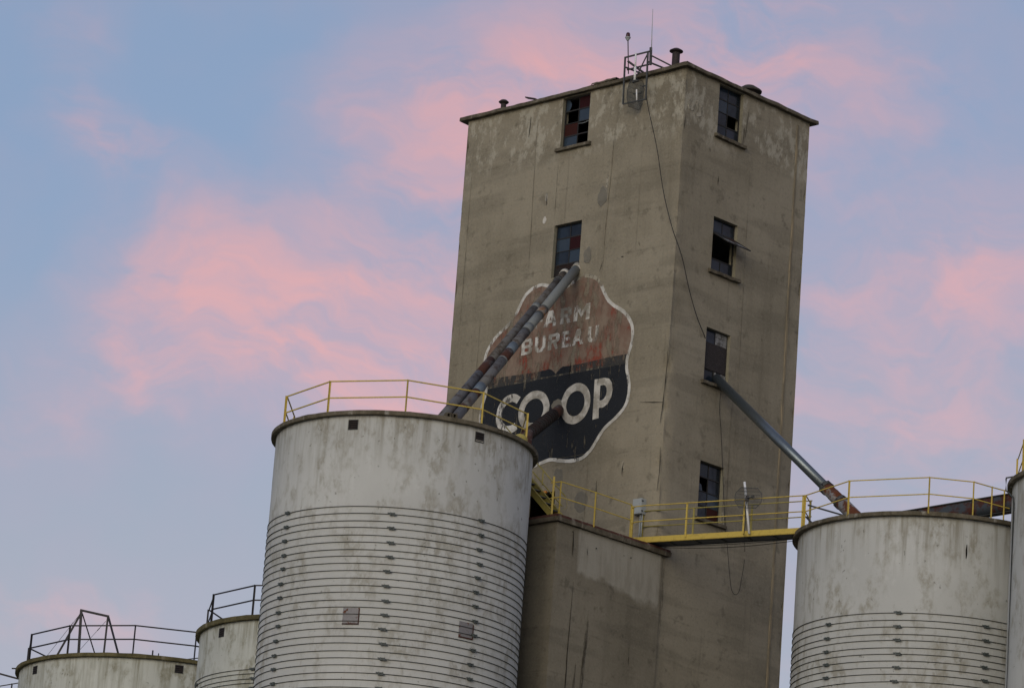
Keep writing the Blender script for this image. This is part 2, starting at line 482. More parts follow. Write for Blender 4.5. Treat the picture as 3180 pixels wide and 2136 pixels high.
n2 = k.noise(k.P, 0.02, 3, 0.5)
k.fin(k.mix(n2, k.mix(n, (0.13, 0.12, 0.10), (0.24, 0.225, 0.195)), (0.17, 0.165, 0.12)), 0.95, bump=n, bstr=0.5)

# ------------------------------------------------------------------ mesh helpers
WORLD = {}


class Mesh:
    def __init__(self):
        self.v, self.f, self.s = [], [], []

    def add(self, vs, fs, smooth=False):
        o = len(self.v)
        self.v += [Vector(p) for p in vs]
        self.f += [tuple(o + i for i in q) for q in fs]
        self.s += [smooth] * len(fs)
        return self

    def box(self, c, ax, ay, az):
        """box from centre and three half-axis vectors"""
        c = Vector(c)
        vs = [c + ax * i + ay * j + az * l for i in (-1, 1) for j in (-1, 1) for l in (-1, 1)]
        return self.add(vs, [(0, 1, 3, 2), (4, 6, 7, 5), (0, 4, 5, 1), (2, 3, 7, 6), (0, 2, 6, 4), (1, 5, 7, 3)])

    def bar(self, a, b, wd, ht=None, up=Z):
        """square bar between two points"""
        a, b = Vector(a), Vector(b)
        d = (b - a)
        t = d.normalized()
        s = t.cross(up)
        if s.length < 1e-4:
            s = t.cross(Vector((1, 0, 0)))
        s.normalize()
        n_ = s.cross(t)
        return self.box((a + b) / 2, d / 2, s * (wd / 2), n_ * ((ht or wd) / 2))

    def tube(self, pts, r, n=8, cap=True, radii=None):
        pts = [Vector(p) for p in pts]
        m = len(pts)
        vs = []
        for i, p in enumerate(pts):
            t = (pts[min(i + 1, m - 1)] - pts[max(i - 1, 0)]).normalized()
            s = t.cross(Z)
            if s.length < 1e-3:
                s = t.cross(Vector((0, 1, 0)))
            s.normalize()
            q = s.cross(t)
            rr = radii[i] if radii else r
            vs += [p + s * (rr * math.cos(2 * math.pi * k_ / n)) + q * (rr * math.sin(2 * math.pi * k_ / n)) for k_ in range(n)]
        fs = [(i * n + k_, i * n + (k_ + 1) % n, (i + 1) * n + (k_ + 1) % n, (i + 1) * n + k_) for i in range(m - 1) for k_ in range(n)]
        self.add(vs, fs, n > 4)
        if cap:
            o = len(self.v) - len(vs)
            self.f += [tuple(o + k_ for k_ in range(n))[::-1], tuple(o + (m - 1) * n + k_ for k_ in range(n))]
            self.s += [False, False]
        return self

    def lathe(self, c, prof, n=48, a0=0.0, a1=2 * math.pi):
        """profile of (r, z) turned about a vertical axis through c"""
        c = Vector(c)
        full = abs(a1 - a0 - 2 * math.pi) < 1e-6
        m = n if full else n + 1
        for (p, q) in zip(prof, prof[1:]):
            vs = []
            for (r_, z_) in (p, q):
                vs += [c + Vector((r_ * math.sin(a0 + (a1 - a0) * i / n), -r_ * math.cos(a0 + (a1 - a0) * i / n), z_)) for i in range(m)]
            fs = [(i, (i + 1) % m, m + (i + 1) % m, m + i) for i in range(m if full else m - 1)]
            self.add(vs, fs, True)
        return self

    def poly(self, pts):
        return self.add(pts, [tuple(range(len(pts)))])

    def strip(self, A, B, closed=False):
        n = len(A)
        r_ = range(n if closed else n - 1)
        return self.add(list(A) + list(B), [(i, (i + 1) % n, n + (i + 1) % n, n + i) for i in r_])

    def build(self, name, mat, parent=None, origin=None):
        o = Vector(origin) if origin is not None else (WORLD[parent.name] if parent else Vector((0, 0, 0)))
        me = bpy.data.meshes.new(name)
        me.from_pydata([p - o for p in self.v], [], self.f)
        me.polygons.foreach_set('use_smooth', self.s)
        me.materials.append(MATS[mat])
        me.update()
        ob = bpy.data.objects.new(name, me)
        COL.objects.link(ob)
        place(ob, parent, o)
        return ob


def place(ob, parent, o):
    o = Vector(o)
    if parent:
        ob.parent = parent
        ob.location = o - WORLD[parent.name]
    else:
        ob.location = o
    WORLD[ob.name] = o


def thing(name, loc, label, cat, group=None):
    e = bpy.data.objects.new(name, None)
    e.empty_display_size = 0.3
    COL.objects.link(e)
    place(e, None, loc)
    e['label'] = label
    e['category'] = cat
    if group:
        e['group'] = group
    return e


def tag(o, label, cat, group=None):
    o['label'] = label
    o['category'] = cat
    if group:
        o['group'] = group
    return o


def share(src, name, parent, loc, rotz=None, mat=None):
    o = bpy.data.objects.new(name, src.data)
    COL.objects.link(o)
    place(o, parent, loc)
    if rotz is not None:
        o.rotation_euler = (0, 0, rotz)
    return o


def fbm(p, s=1.0, o=3):
    return noise.fractal(Vector(p) * s, 1.0, 2.0, o)


# ------------------------------------------------------------------ ground
g = Mesh()
g.add([(-3000, -3000, 0), (3000, -3000, 0), (3000, 3000, 0), (-3000, 3000, 0)], [(0, 1, 2, 3)])
go = g.build('ground', 'ground_gravel')
go['kind'] = 'structure'

# ------------------------------------------------------------------ the tower
tower = thing('grain_tower', N, 'tall brown concrete grain tower with a painted emblem and six steel windows', 'tower')

# window openings: (left, right, bottom, top) in face coordinates
LWIN = [(-4.91, -3.80, 41.49, 43.085), (-4.90, -3.79, 37.42, 39.06)]
LDOOR = (-5.35, -4.10, 28.70, 30.80)
RWIN = [(1.50, 2.60, 41.50, 43.085), (1.59, 2.68, 37.35, 38.99), (1.57, 2.65, 33.98, 35.60), (1.65, 2.70, 29.92, 31.61)]


def wall_disp(p):
    """slip-form concrete is never quite flat and its arrises are chipped"""
    q = p - N
    x, s, z = -q.dot(U), q.dot(V), p.z
    d = Vector((0, 0, 0))
    # bulging lifts of the forms
    lift = 0.010 * fbm((x * 0.3 + 5, s * 0.3, z * 0.9), 1.0, 3)
    # where the sign is painted, and round the windows, the face stays true
    calm = 1.0
    if s < 0.02 and -7.8 < x < -1.0 and 31.2 < z < 37.8:
        calm = 0.0
    for (a, b, c0, c1) in LWIN + [LDOOR]:
        if s < 0.02 and a - 0.35 < x < b + 0.35 and c0 - 0.3 < z < c1 + 0.3:
            calm = 0.0
    for (a, b, c0, c1) in RWIN:
        if abs(x) < 0.02 and a - 0.35 < s < b + 0.35 and c0 - 0.3 < z < c1 + 0.3:
            calm = 0.0
    if s < 0.02:
        d += NL * (lift * calm)
    if abs(x) < 0.02:
        d += NR * (lift * calm)
    if x < -WL + 0.02:
        d += U * lift * 1.6
    if s > WR - 0.02:
        d += V * lift * 1.6
    # arrises
    ch = max(0.0, fbm((z * 1.9, x * 3, s * 3), 1.0, 4) + 0.05)
    nearc = math.hypot(x, s)
    if nearc < 0.30:
        wgt = (1 - nearc / 0.30)
        bite = 0.11 if z > 34.4 else 0.19
        d -= (NL + NR) * (bite * ch * wgt)
        if z < 34.4:
            d -= (NL + NR) * 0.035 * wgt * (1.0 if z > 32.2 else 1.6)
    if x < -WL + 0.25 and s < 0.25:
        wgt = 1 - min(1, math.hypot(x + WL, s) / 0.25)
        d += (NR * 1.0 - NL) * (0.08 * ch * wgt)
    if s > WR - 0.25 and x > -0.25:
        wgt = 1 - min(1, math.hypot(x, s - WR) / 0.25)
        d += (NL - NR) * (0.08 * ch * wgt)
    return d


def cuts(lo, hi, step, extra):
    g_ = sorted(set([lo, hi] + [e for e in extra if lo < e < hi]))
    out = []
    for a, b in zip(g_, g_[1:]):
        n_ = max(1, round((b - a) / step))
        out += [a + (b - a) * i / n_ for i in range(n_)]
    return out + [hi]


def wall_grid(fn, x0, x1, z0, z1, holes, step=0.20, zstep=0.20, edge=()):
    xs = cuts(x0, x1, step, [h[0] for h in holes] + [h[1] for h in holes] + list(edge))
    zs = cuts(z0, z1, zstep, [h[2] for h in holes] + [h[3] for h in holes] + [20.0])
    if z0 < 20:
        zs = [z0, 8.0, 16.0] + [z_ for z_ in zs if z_ >= 20.0]
    m = Mesh()
    vs = []
    for z_ in zs:
        for x_ in xs:
            p = fn(x_, z_)
            vs.append(p + wall_disp(p))
    fs = []
    nx = len(xs)
    for j in range(len(zs) - 1):
        for i in range(nx - 1):
            cx, cz = (xs[i] + xs[i + 1]) / 2, (zs[j] + zs[j + 1]) / 2
            if any(h[0] < cx < h[1] and h[2] < cz < h[3] for h in holes):
                continue
            fs.append((j * nx + i, j * nx + i + 1, (j + 1) * nx + i + 1, (j + 1) * nx + i))
    m.add(vs, fs, True)
    return m


m = wall_grid(lambda x, z: PL(x, z), -WL, 0, 0, HT, LWIN + [LDOOR], edge=(-8.75, -8.6, -0.06, -0.13, -0.28))
wl = m.build('painted_wall', 'tower_concrete', tower)
m = wall_grid(lambda s, z: PR(s, z), 0, WR, 0, HT, RWIN, edge=(0.06, 0.13, 0.28, 5.4, 5.56))
wr = m.build('wall', 'tower_concrete', tower)
m = Mesh()
a, b, c0 = PL(-WL, 0), PL(-WL, 0) + V * WR, PR(WR, 0)
for p, q in ((a, b), (b, c0)):
    m.add([p, q, q + Z * HT, p + Z * HT], [(0, 3, 2, 1)])
wb = m.build('rear_wall', 'tower_concrete', tower)
# roof slab with its overhanging cornice
OV = 0.17
m = Mesh()
cs = [PL(OV, 0, OV), PL(-WL - OV - 0.09, 0, OV), PL(-WL - OV - 0.09, 0) + V * (WR + OV + 0.07), PL(OV, 0) + V * (WR + OV + 0.07)]
ring = []
for i in range(4):
    p, q = cs[i], cs[(i + 1) % 4]
    n_ = max(2, int((q - p).length / 0.16))
    ring += [p + (q - p) * (j / n_) for j in range(n_)]
cen = sum(cs, Vector()) / 4


def ragged(p, z, amp):
    d = (cen - p).normalized()
    return p + d * (amp * (0.5 + fbm((p.x, p.y, z * 5), 1.9, 4))) + Z * (z + amp * 0.8 * fbm((p.x + 9, p.y, z), 1.3, 3))


lo = [ragged(p, 43.110, 0.022) for p in ring]
mid_ = [ragged(p, 43.135, 0.020) for p in ring]
hi = [ragged(p + (cen - p).normalized() * 0.015, 43.225, 0.030) for p in ring]
inn = [p + (cen - p).normalized() * 0.6 + Z * 43.13 for p in ring]
m.strip(inn, lo, True)
m.strip(lo, mid_, True)
m.strip(mid_, hi, True)
top_c = len(m.v)
m.add(hi + [cen + Z * 43.36], [(i, (i + 1) % len(hi), len(hi)) for i in range(len(hi))])
slab = m.build('roof_slab', 'cornice_concrete', tower)
for (x0, x1, lift) in ((-3.66, -2.66, 0.035),):
    m = Mesh()
    n_ = 14
    A_ = [PL(x0 + (x1 - x0) * i / n_, 43.225 + 0.015 * fbm((i * .7, x0, 1)), 0.178 + 0.012 * fbm((i, x0, 2))) for i in range(n_ + 1)]
    B_ = [p + Z * (lift + 0.03 + 0.02 * fbm(p, 3)) - NL * 0.03 for p in A_]
    C_ = [p - NL * 0.45 + Z * 0.01 for p in B_]
    m.strip(A_, B_)
    m.strip(B_, C_)
    m.build('loose_roofing', 'cornice_concrete', tower)


# ---- windows
def window(fn, nrm, rect, plan, sill=True, label=None, depth=0.17):
    """fn(x,z,off); plan rows of (left,right) pane codes top to bottom"""
    x0, x1, z0, z1 = rect
    w_ = thing_part('window', tower, fn((x0 + x1) / 2, z0))
    ax = (fn(x1, z0) - fn(x0, z0)).normalized()
    # reveal
    m = Mesh()
    o = [fn(x0, z0), fn(x1, z0), fn(x1, z1), fn(x0, z1)]
    i_ = [p - nrm * (depth + 0.10) for p in o]
    m.strip(o, i_, True)
    rv = m.build('reveal', 'corner_concrete', w_)
    # frame
    m = Mesh()
    fw = 0.028
    pd = depth - 0.03

    def P(x, z, e=0.0):
        return fn(x, z, -pd + e)
    for (a_, b_) in (((x0, z0 + fw / 2), (x1, z0 + fw / 2)), ((x0, z1 - fw / 2), (x1, z1 - fw / 2))):
        m.bar(P(*a_), P(*b_), 0.045, fw)
    for xx in (x0 + fw / 2, x1 - fw / 2):
        m.box(P(xx, (z0 + z1) / 2), ax * (fw / 2), nrm * 0.0225, Z * ((z1 - z0) / 2 - fw))
    m.build('frame', 'window_steel', w_)
    rows = len(plan)
    xm = (x0 + x1) / 2
    zs = [z1 - (z1 - z0) * j / rows for j in range(rows + 1)]
    for j in range(1, rows):
        if plan[j - 1] == 'open' and plan[j] == 'open':
            continue
        m = Mesh()
        m.bar(P(x0 + fw, zs[j]), P(x1 - fw, zs[j]), 0.032, 0.036 if j in (1, rows - 1) else 0.022)
        m.build('glazing_bar', 'window_steel', w_)
    for j, row in enumerate(plan):
        if row == 'open' or row is None:
            continue
        if row not in ('sheet', 'sheet2', 'boarded'):
            m = Mesh()
            m.box(P(xm, (zs[j] + zs[j + 1]) / 2), ax * 0.010, nrm * 0.016, Z * ((zs[j] - zs[j + 1]) / 2 - 0.018))
            m.build('glazing_bar', 'window_steel', w_)
        if row in ('sheet', 'boarded'):
            hgt = (zs[j] - zs[j + 1]) / 2 * (2 if row == 'sheet' else 1)
            m = Mesh()
            m.box(P(xm - 0.01, zs[j] - hgt, 0.035 if row == 'sheet' else 0.0), ax * ((x1 - x0) / 2 - 0.035), nrm * 0.008, Z * (hgt - 0.012))
            m.build('plywood_sheet' if row == 'sheet' else 'board', 'plywood' if row == 'sheet' else 'dark_rust', w_)
            continue
        if row == 'sheet2':
            continue
        for code, (a_, b_) in zip(row, ((x0 + fw, xm - 0.010), (xm + 0.010, x1 - fw))):
            t_, bt = zs[j] - 0.016, zs[j + 1] + 0.016
            cx, cz, hx, hz = (a_ + b_) / 2, (t_ + bt) / 2, (b_ - a_) / 2, (t_ - bt) / 2
            # each pane sits a little out of true in its putty
            tx, tz = random.uniform(-.004, .004), random.uniform(-.004, .004)
            if code in 'gpd':
                m = Mesh()
                q = [P(cx - hx, cz - hz, tx + tz), P(cx + hx, cz - hz, -tx + tz), P(cx + hx, cz + hz, -tx - tz), P(cx - hx, cz + hz, tx - tz)]
                m.add(q + [p - nrm * 0.004 for p in q], [(0, 1, 2, 3), (7, 6, 5, 4), (0, 4, 5, 1), (1, 5, 6, 2), (2, 6, 7, 3), (3, 7, 4, 0)])
                m.build('pane', 'window_glass_pale' if code == 'p' else 'window_glass', w_)
            elif code in 'rm':
                m = Mesh()
                m.box(P(cx, cz), ax * hx, nrm * 0.006, Z * hz)
                m.build('panel', 'red_panel' if code == 'r' else 'maroon_panel', w_)
            elif code == 'z':
                for q in range(5):
                    m = Mesh()
                    m.box(P(cx, cz - hz + (q + 0.5) * hz * 2 / 5, 0.012), ax * hx, nrm * 0.004 + Z * 0.004, Z * (hz / 5 - 0.004))
                    m.build('slat', 'zinc_sheet', w_)
            elif code == 'b':       # broken: a curved shard left in the left half
                m = Mesh()
                arc = [(cx - hx, cz + hz)] + [(cx - hx + hx * 0.78 * math.sin(math.pi * (0.12 + 0.76 * i / 8)) ** 0.8, cz + hz - 2 * hz * i / 8) for i in range(9)] + [(cx - hx, cz - hz)]
                m.poly([P(*p) for p in arc])
                m.build('shard', 'window_glass_pale', w_)
            elif code == 'k':       # kicked in: jagged pieces along the bottom
                m = Mesh()
                js = [(cx - hx, cz - hz), (cx + hx * .2, cz - hz), (cx - hx * .05, cz - hz * .1), (cx - hx * .35, cz + hz * .02), (cx - hx, cz + hz * .25)]
                m.poly([P(*p) for p in js])
                m.build('shard', 'window_glass_pale', w_)
            elif code == 'o':       # gone, a sagging strip of putty still hangs
                m = Mesh()
                m.tube([P(cx - hx, cz + hz * 0.8), P(cx - hx * .6, cz + hz * 0.72), P(cx, cz + hz * 0.74), P(cx + hx, cz + hz * 0.98)], 0.008, 5)
                m.build('shard', 'grey_enamel', w_)
    if sill:
        m = Mesh()
        n_ = 9
        xa, xb = x0 - 0.12, x1 + 0.16
        A_, B_, C_, D_ = [], [], [], []
        for i in range(n_ + 1):
            xx = xa + (xb - xa) * i / n_
            j_ = 0.012 * fbm((xx * 6, z0, 3))
            A_.append(fn(xx, z0 - 0.115 + j_ * 1.4, 0.004))
            B_.append(fn(xx, z0 - 0.105 + j_ * 1.4, 0.115 + j_ * 2))
            C_.append(fn(xx, z0 - 0.012 + j_, 0.105 + j_))
            D_.append(fn(xx, z0 + 0.010, -0.02))
        m.strip(A_, B_)
        m.strip(B_, C_)
        m.strip(C_, D_)
        m.poly([A_[0], B_[0], C_[0], D_[0]])
        m.poly([D_[-1], C_[-1], B_[-1], A_[-1]])
        m.build('sill', 'cornice_concrete', w_)
    if label:
        w_['label'] = label
    return w_


def thing_part(name, parent, loc):
    """a part that only groups its own pieces"""
    e = bpy.data.objects.new(name, None)
    e.empty_display_size = 0.2
    COL.objects.link(e)
    place(e, parent, loc)
    return e


window(PL, NL, LWIN[0], ['bm', 'xp', 'ro', 'px'], label='window with broken, red and blue panes')
window(PL, NL, LWIN[1], ['gg', 'pm', 'gp', 'boarded'], sill=False, label='window with two spouts through its boarded bottom row')
window(PR, NR, RWIN[0], ['gg', 'pg', 'gx', 'gg'])
wopen = window(PR, NR, RWIN[1], ['gg', 'open', 'open', 'gg'], label='window with its middle sash swung open')
window(PR, NR, RWIN[2], ['gz', 'sheet', 'sheet2', 'gx'], label='window boarded with plywood')
window(PR, NR, RWIN[3], ['gg', 'kg', 'gp', 'gr'])
# the swung sash
x0, x1, z0, z1 = RWIN[1]
hz0 = z1 - (z1 - z0) / 4 - 0.03
sl = 0.80
dirn = (NR * math.sin(R(57)) - Z * math.cos(R(57)))
ax = V


def SH(x, t):
    return PR(x, hz0, -0.10) + dirn * t


m = Mesh()
for t in (0.0, sl / 2, sl):
    m.bar(SH(x0 + 0.03, t), SH(x1 - 0.03, t), 0.025, 0.03)
for x in (x0 + 0.04, (x0 + x1) / 2, x1 - 0.04):
    m.bar(SH(x, 0), SH(x, sl), 0.025, 0.03)
m.build('open_sash', 'window_steel', wopen)
for (xa, xb) in ((x0 + 0.055, (x0 + x1) / 2 - 0.015), ((x0 + x1) / 2 + 0.015, x1 - 0.055)):
    for j, (ta, tb) in enumerate(((0.02, sl / 2 - 0.015), (sl / 2 + 0.015, sl - 0.02))):
        m = Mesh()
        q = [SH(xa, ta), SH(xb, ta), SH(xb, tb), SH(xa, tb)]
        m.add(q, [(0, 1, 2, 3)])
        m.build('pane', 'red_panel' if (j == 0 and xb > 2.3) else 'zinc_sheet' if j else 'window_glass', wopen)

# ---- low doorway behind the stair
dr = thing_part('doorway', tower, PL(-4.7, 28.7))
m = Mesh()
o = [PL(LDOOR[0], LDOOR[2]), PL(LDOOR[1], LDOOR[2]), PL(LDOOR[1], LDOOR[3]), PL(LDOOR[0], LDOOR[3])]
m.strip(o, [p - NL * 0.3 for p in o], True)
m.build('reveal', 'corner_concrete', dr)
m = Mesh()
m.bar(PL(-5.35, 30.80, 0.03), PL(-4.42, 30.80, 0.03), 0.05, 0.07)
m.build('lintel', 'orange_paint', dr)

# ---- seams, ribs, cracks and mortar patches
def ribbon(fn, pts, wd, mat, name, off=0.016, wob=0.008):
    pts2 = []
    for (a_, b_) in zip(pts, pts[1:]):
        n_ = max(2, int(math.hypot(b_[0] - a_[0], b_[1] - a_[1]) / 0.14))
        pts2 += [(a_[0] + (b_[0] - a_[0]) * i / n_, a_[1] + (b_[1] - a_[1]) * i / n_) for i in range(n_)]
    pts2.append(pts[-1])
    Lf, Rt = [], []
    for i, (x, z) in enumerate(pts2):
        a_, b_ = pts2[max(0, i - 1)], pts2[min(len(pts2) - 1, i + 1)]
        dx_, dz_ = b_[0] - a_[0], b_[1] - a_[1]
        l_ = math.hypot(dx_, dz_) or 1
        nx_, nz_ = -dz_ / l_, dx_ / l_
        jj = wob * fbm((x * 7, z * 3.1, wd * 50), 1.0, 3)
        taper = min(1.0, 0.25 + 3.0 * min(i, len(pts2) - 1 - i) / len(pts2))
        h_ = wd / 2 * taper * (1 + 0.6 * fbm((z * 5, x * 5, 4), 1.0, 3))
        Lf.append(fn(x + nx_ * h_ + jj, z + nz_ * h_, off))
        Rt.append(fn(x - nx_ * h_ + jj, z - nz_ * h_, off))
    m = Mesh()
    m.strip(Lf, Rt)
    return m.build(name, mat, tower)


for pts, wd in (([(-5.92, 42.9), (-5.90, 41.0), (-5.83, 37.6)], 0.014), ([(-2.70, 41.6), (-2.74, 40.3), (-2.80, 38.9), (-2.82, 37.35)], 0.024),
                ([(-8.55, 42.6), (-8.55, 36.0)], 0.012), ([(-4.93, 41.2), (-4.92, 39.2)], 0.010), ([(-2.86, 31.4), (-2.86, 28.8)], 0.016), ([(-7.7, 36.9), (-7.7, 31.5)], 0.012)):
    ribbon(PL, pts, wd, 'seam', 'form_seam')
for pts, wd in (([(3.05, 41.2), (3.10, 32.6)], 0.012), ([(2.85, 33.9), (2.9, 29.0)], 0.014)):
    ribbon(PR, pts, wd, 'seam', 'form_seam')
# ridge left between two form panels, the full height of the right face
m = Mesh()
A_, B_, C_, D_ = [], [], [], []
z_ = 20.0
while z_ < 42.9:
    s_ = 5.14 + 0.010 * fbm((z_ * 0.8, 1, 1))
    h_ = 0.035 * (1 + 0.5 * fbm((z_ * 2.1, 5, 2)))
    A_.append(PR(s_ - h_ - 0.02, z_, -0.02))
    B_.append(PR(s_ - h_, z_, 0.03))
    C_.append(PR(s_ + h_, z_, 0.03))
    D_.append(PR(s_ + h_ + 0.02, z_, -0.02))
    z_ += 0.22
m.strip(A_, B_)
m.strip(B_, C_)
m.strip(C_, D_)
m.build('form_ridge', 'rib_seam', tower)
for fn, pts, wd in ((PL, [(-3.842, 34.66), (-3.845, 34.42), (-3.86, 34.1)], 0.028), (PL, [(-2.47, 30.9), (-2.455, 30.3), (-2.44, 29.5)], 0.035), (PL, [(-5.29, 40.16), (-5.285, 39.75)], 0.02),
                    (PL, [(-1.47, 31.32), (-1.49, 30.95)], 0.025), (PL, [(-0.97, 33.05), (-0.45, 32.98), (-0.02, 32.93)], 0.016), (PL, [(-6.21, 42.75), (-6.22, 42.35), (-6.24, 42.1)], 0.028),
                    (PL, [(-0.02, 34.55), (-0.03, 33.6), (-0.10, 32.7), (-0.14, 32.3)], 0.028), (PL, [(-0.08, 31.6), (-0.05, 30.9), (-0.1, 30.3)], 0.03), (PL, [(-2.83, 37.6), (-2.93, 37.3)], 0.016),
                    (PR, [(1.67, 40.25), (1.655, 39.95)], 0.022), (PR, [(2.86, 42.7), (2.72, 41.6)], 0.016), (PR, [(2.70, 42.1), (2.66, 41.5)], 0.020), (PR, [(0.06, 41.7), (0.03, 41.2)], 0.02),
                    (PR, [(1.2, 41.0), (1.23, 40.85)], 0.03), (PL, [(-2.1, 37.62), (-2.0, 37.63)], 0.02), (PL, [(-1.43, 38.0), (-1.40, 37.85)], 0.02)):
    ribbon(fn, pts, wd, 'crack_dark', 'crack', off=0.020, wob=0.014)


def blob(fn, x, z, rx, rz, mat, name, off=0.012, seed=1.0, thick=0.008):
    m = Mesh()
    n_ = 40
    o_, i_ = [], []
    for i in range(n_):
        t = 2 * math.pi * i / n_
        q = 1 + 0.20 * fbm((math.cos(t) * 1.3 + seed, math.sin(t) * 1.3, seed), 1.0, 3)
        o_.append((x + rx * q * math.cos(t), z + rz * q * math.sin(t)))
    A_ = [fn(a_, b_, 0.0) for a_, b_ in o_]
    B_ = [fn(x + (a_ - x) * .9, z + (b_ - z) * .9, off + thick * .6) for a_, b_ in o_]
    m.strip(A_, B_, True)
    m.poly(B_)
    return m.build(name, mat, tower)


blob(PL, -3.02, 39.66, 0.20, 0.30, 'patch_mortar', 'mortar_patch', seed=1.3)
blob(PL, -3.46, 37.90, 0.17, 0.25, 'patch_mortar', 'mortar_patch', seed=4.1)
blob(PL, -4.02, 31.18, 0.20, 0.28, 'patch_mortar', 'mortar_patch', off=0.004, seed=7.7, thick=0.004)
blob(PL, -3.05, 30.35, 0.26, 0.32, 'patch_mortar', 'mortar_patch', off=0.004, seed=2.9, thick=0.004)
blob(PL, -5.31, 40.02, 0.05, 0.14, 'sign_cream', 'spall', seed=3.3)
blob(PL, -5.33, 39.3, 0.07, 0.11, 'sign_cream', 'spall', seed=5.3)
blob(PL, -2.86, 40.05, 0.05, 0.35, 'sign_halo', 'spall', seed=6.2)
blob(PL, -1.50, 31.15, 0.05, 0.22, 'sign_halo', 'spall', seed=8.2)
blob(PR, 0.62, 42.0, 0.20, 0.26, 'sign_halo', 'spall', seed=9.2)
blob(PR, 0.28, 42.05, 0.16, 0.2, 'sign_halo', 'spall', seed=2.2)
blob(PR, 2.75, 30.0, 0.08, 0.28, 'sign_halo', 'spall', seed=1.2)

# ---- the painted emblem
AXS = -4.41
HALF = [(0.00, 37.00), (0.33, 37.09), (0.53, 37.19), (0.66, 37.23), (0.86, 37.28), (1.15, 37.23), (1.42, 37.10), (1.58, 36.91), (1.71, 36.67), (1.88, 36.40),
        (2.09, 36.20), (2.39, 36.03), (2.60, 35.89), (2.78, 35.69), (2.93, 35.45), (2.97, 35.23), (2.98, 35.01), (2.92, 34.76), (2.84, 34.55), (2.81, 34.34),
        (2.83, 34.12), (2.92, 33.86), (2.98, 33.59), (2.97, 33.30), (2.90, 33.06), (2.75, 32.88), (2.53, 32.71), (2.23, 32.53), (2.07, 32.42), (1.94, 32.26),
        (1.78, 32.06), (1.65, 31.87), (1.44, 31.72), (1.21, 31.63), (0.95, 31.62), (0.69, 31.64), (0.39, 31.70), (0.12, 31.76), (0.0, 31.77)]
OUT = [(AXS + a_, b_) for a_, b_ in HALF] + [(AXS - a_, b_) for a_, b_ in HALF[-2:0:-1]]


def smooth_closed(P_, it=2):
    for _ in range(it):
        Q = []
        n_ = len(P_)
        for i in range(n_):
            a_, b_ = P_[i], P_[(i + 1) % n_]
            Q += [(a_[0] * .75 + b_[0] * .25, a_[1] * .75 + b_[1] * .25), (a_[0] * .25 + b_[0] * .75, a_[1] * .25 + b_[1] * .75)]
        P_ = Q
    return P_


OUT = smooth_closed(OUT, 1)
emblem = thing_part('painted_emblem', tower, PL(AXS, 31.6))
emblem['label'] = 'weathered red and black farm emblem with white border and lettering'


def clip(poly, keep):
    """Sutherland-Hodgman against a horizontal line: keep(z) -> signed distance"""
    out = []
    for i in range(len(poly)):
        a_, b_ = poly[i], poly[(i + 1) % len(poly)]
        da, db = keep(a_), keep(b_)
        if da >= 0:
            out.append(a_)
        if (da >= 0) != (db >= 0):
            t = da / (da - db)
            out.append((a_[0] + (b_[0] - a_[0]) * t, a_[1] + (b_[1] - a_[1]) * t))
    return out


def inset(P_, d):
    n_ = len(P_)
    out = []
    for i in range(n_):
        a_, b_ = P_[i - 1], P_[(i + 1) % n_]
        tx, tz = b_[0] - a_[0], b_[1] - a_[1]
        l_ = math.hypot(tx, tz) or 1
        out.append((P_[i][0] + tz / l_ * (-d), P_[i][1] + tx / l_ * d))
    return out


def field(poly, mat, name, off):
    """fill a polygon by horizontal spans so the concave outline stays clean"""
    zs = sorted(set(round(p[1], 4) for p in poly))
    lo_, hi_ = zs[0], zs[-1]
    n_ = int((hi_ - lo_) / 0.012) + 1
    m = Mesh()
    prev = None
    for j in range(n_ + 1):
        z = lo_ + 1e-4 + (hi_ - lo_ - 2e-4) * j / n_
        xs_ = []
        for i in range(len(poly)):
            a_, b_ = poly[i], poly[(i + 1) % len(poly)]
            if (a_[1] <= z) != (b_[1] <= z):
                xs_.append(a_[0] + (b_[0] - a_[0]) * (z - a_[1]) / (b_[1] - a_[1]))
        xs_.sort()
        if prev and len(prev[1]) == len(xs_):
            for q in range(0, len(xs_) - 1, 2):
                m.add([PL(prev[1][q], prev[0], off), PL(prev[1][q + 1], prev[0], off), PL(xs_[q + 1], z, off), PL(xs_[q], z, off)], [(0, 1, 2, 3)])
        prev = (z, xs_)
    return m.build(name, mat, emblem)


ZB = 34.40


def div(x):          # the scalloped line between the red and black fields, with a point at the middle
    d_ = abs(x - AXS)
    if d_ < 0.30:
        return 34.58 - 0.20 * (1 - (d_ / 0.30)) ** 1.7
    return 34.58 - 0.02 * math.sin(d_ * 2)


red = clip(OUT, lambda p: p[1] - 34.36)
black = clip(OUT, lambda p: 34.31 - p[1])
worn = None
field(red, 'sign_red', 'red_field', 0.010)
field(black, 'sign_black', 'black_field', 0.0105)
# the worn upper strip of the black field, scalloped along its top edge
m = Mesh()
xs_ = [AXS - 2.82 + 5.64 * i / 120 for i in range(121)]
m.strip([PL(x, div(x) + 0.012 * fbm((x * 9, 2, 0)), 0.013) for x in xs_], [PL(x, 34.305 + 0.03 * fbm((x * 3, 7, 0)), 0.013) for x in xs_])
m.build('black_field', 'sign_black_worn', emblem)
m = Mesh()
m.strip([PL(x, div(x) + 0.012 * fbm((x * 9, 2, 0)), 0.0145) for x in xs_ if abs(x - AXS) < 0.62], [PL(x, 34.36, 0.0145) for x in xs_ if abs(x - AXS) < 0.62])
m.build('black_field', 'sign_black', emblem)
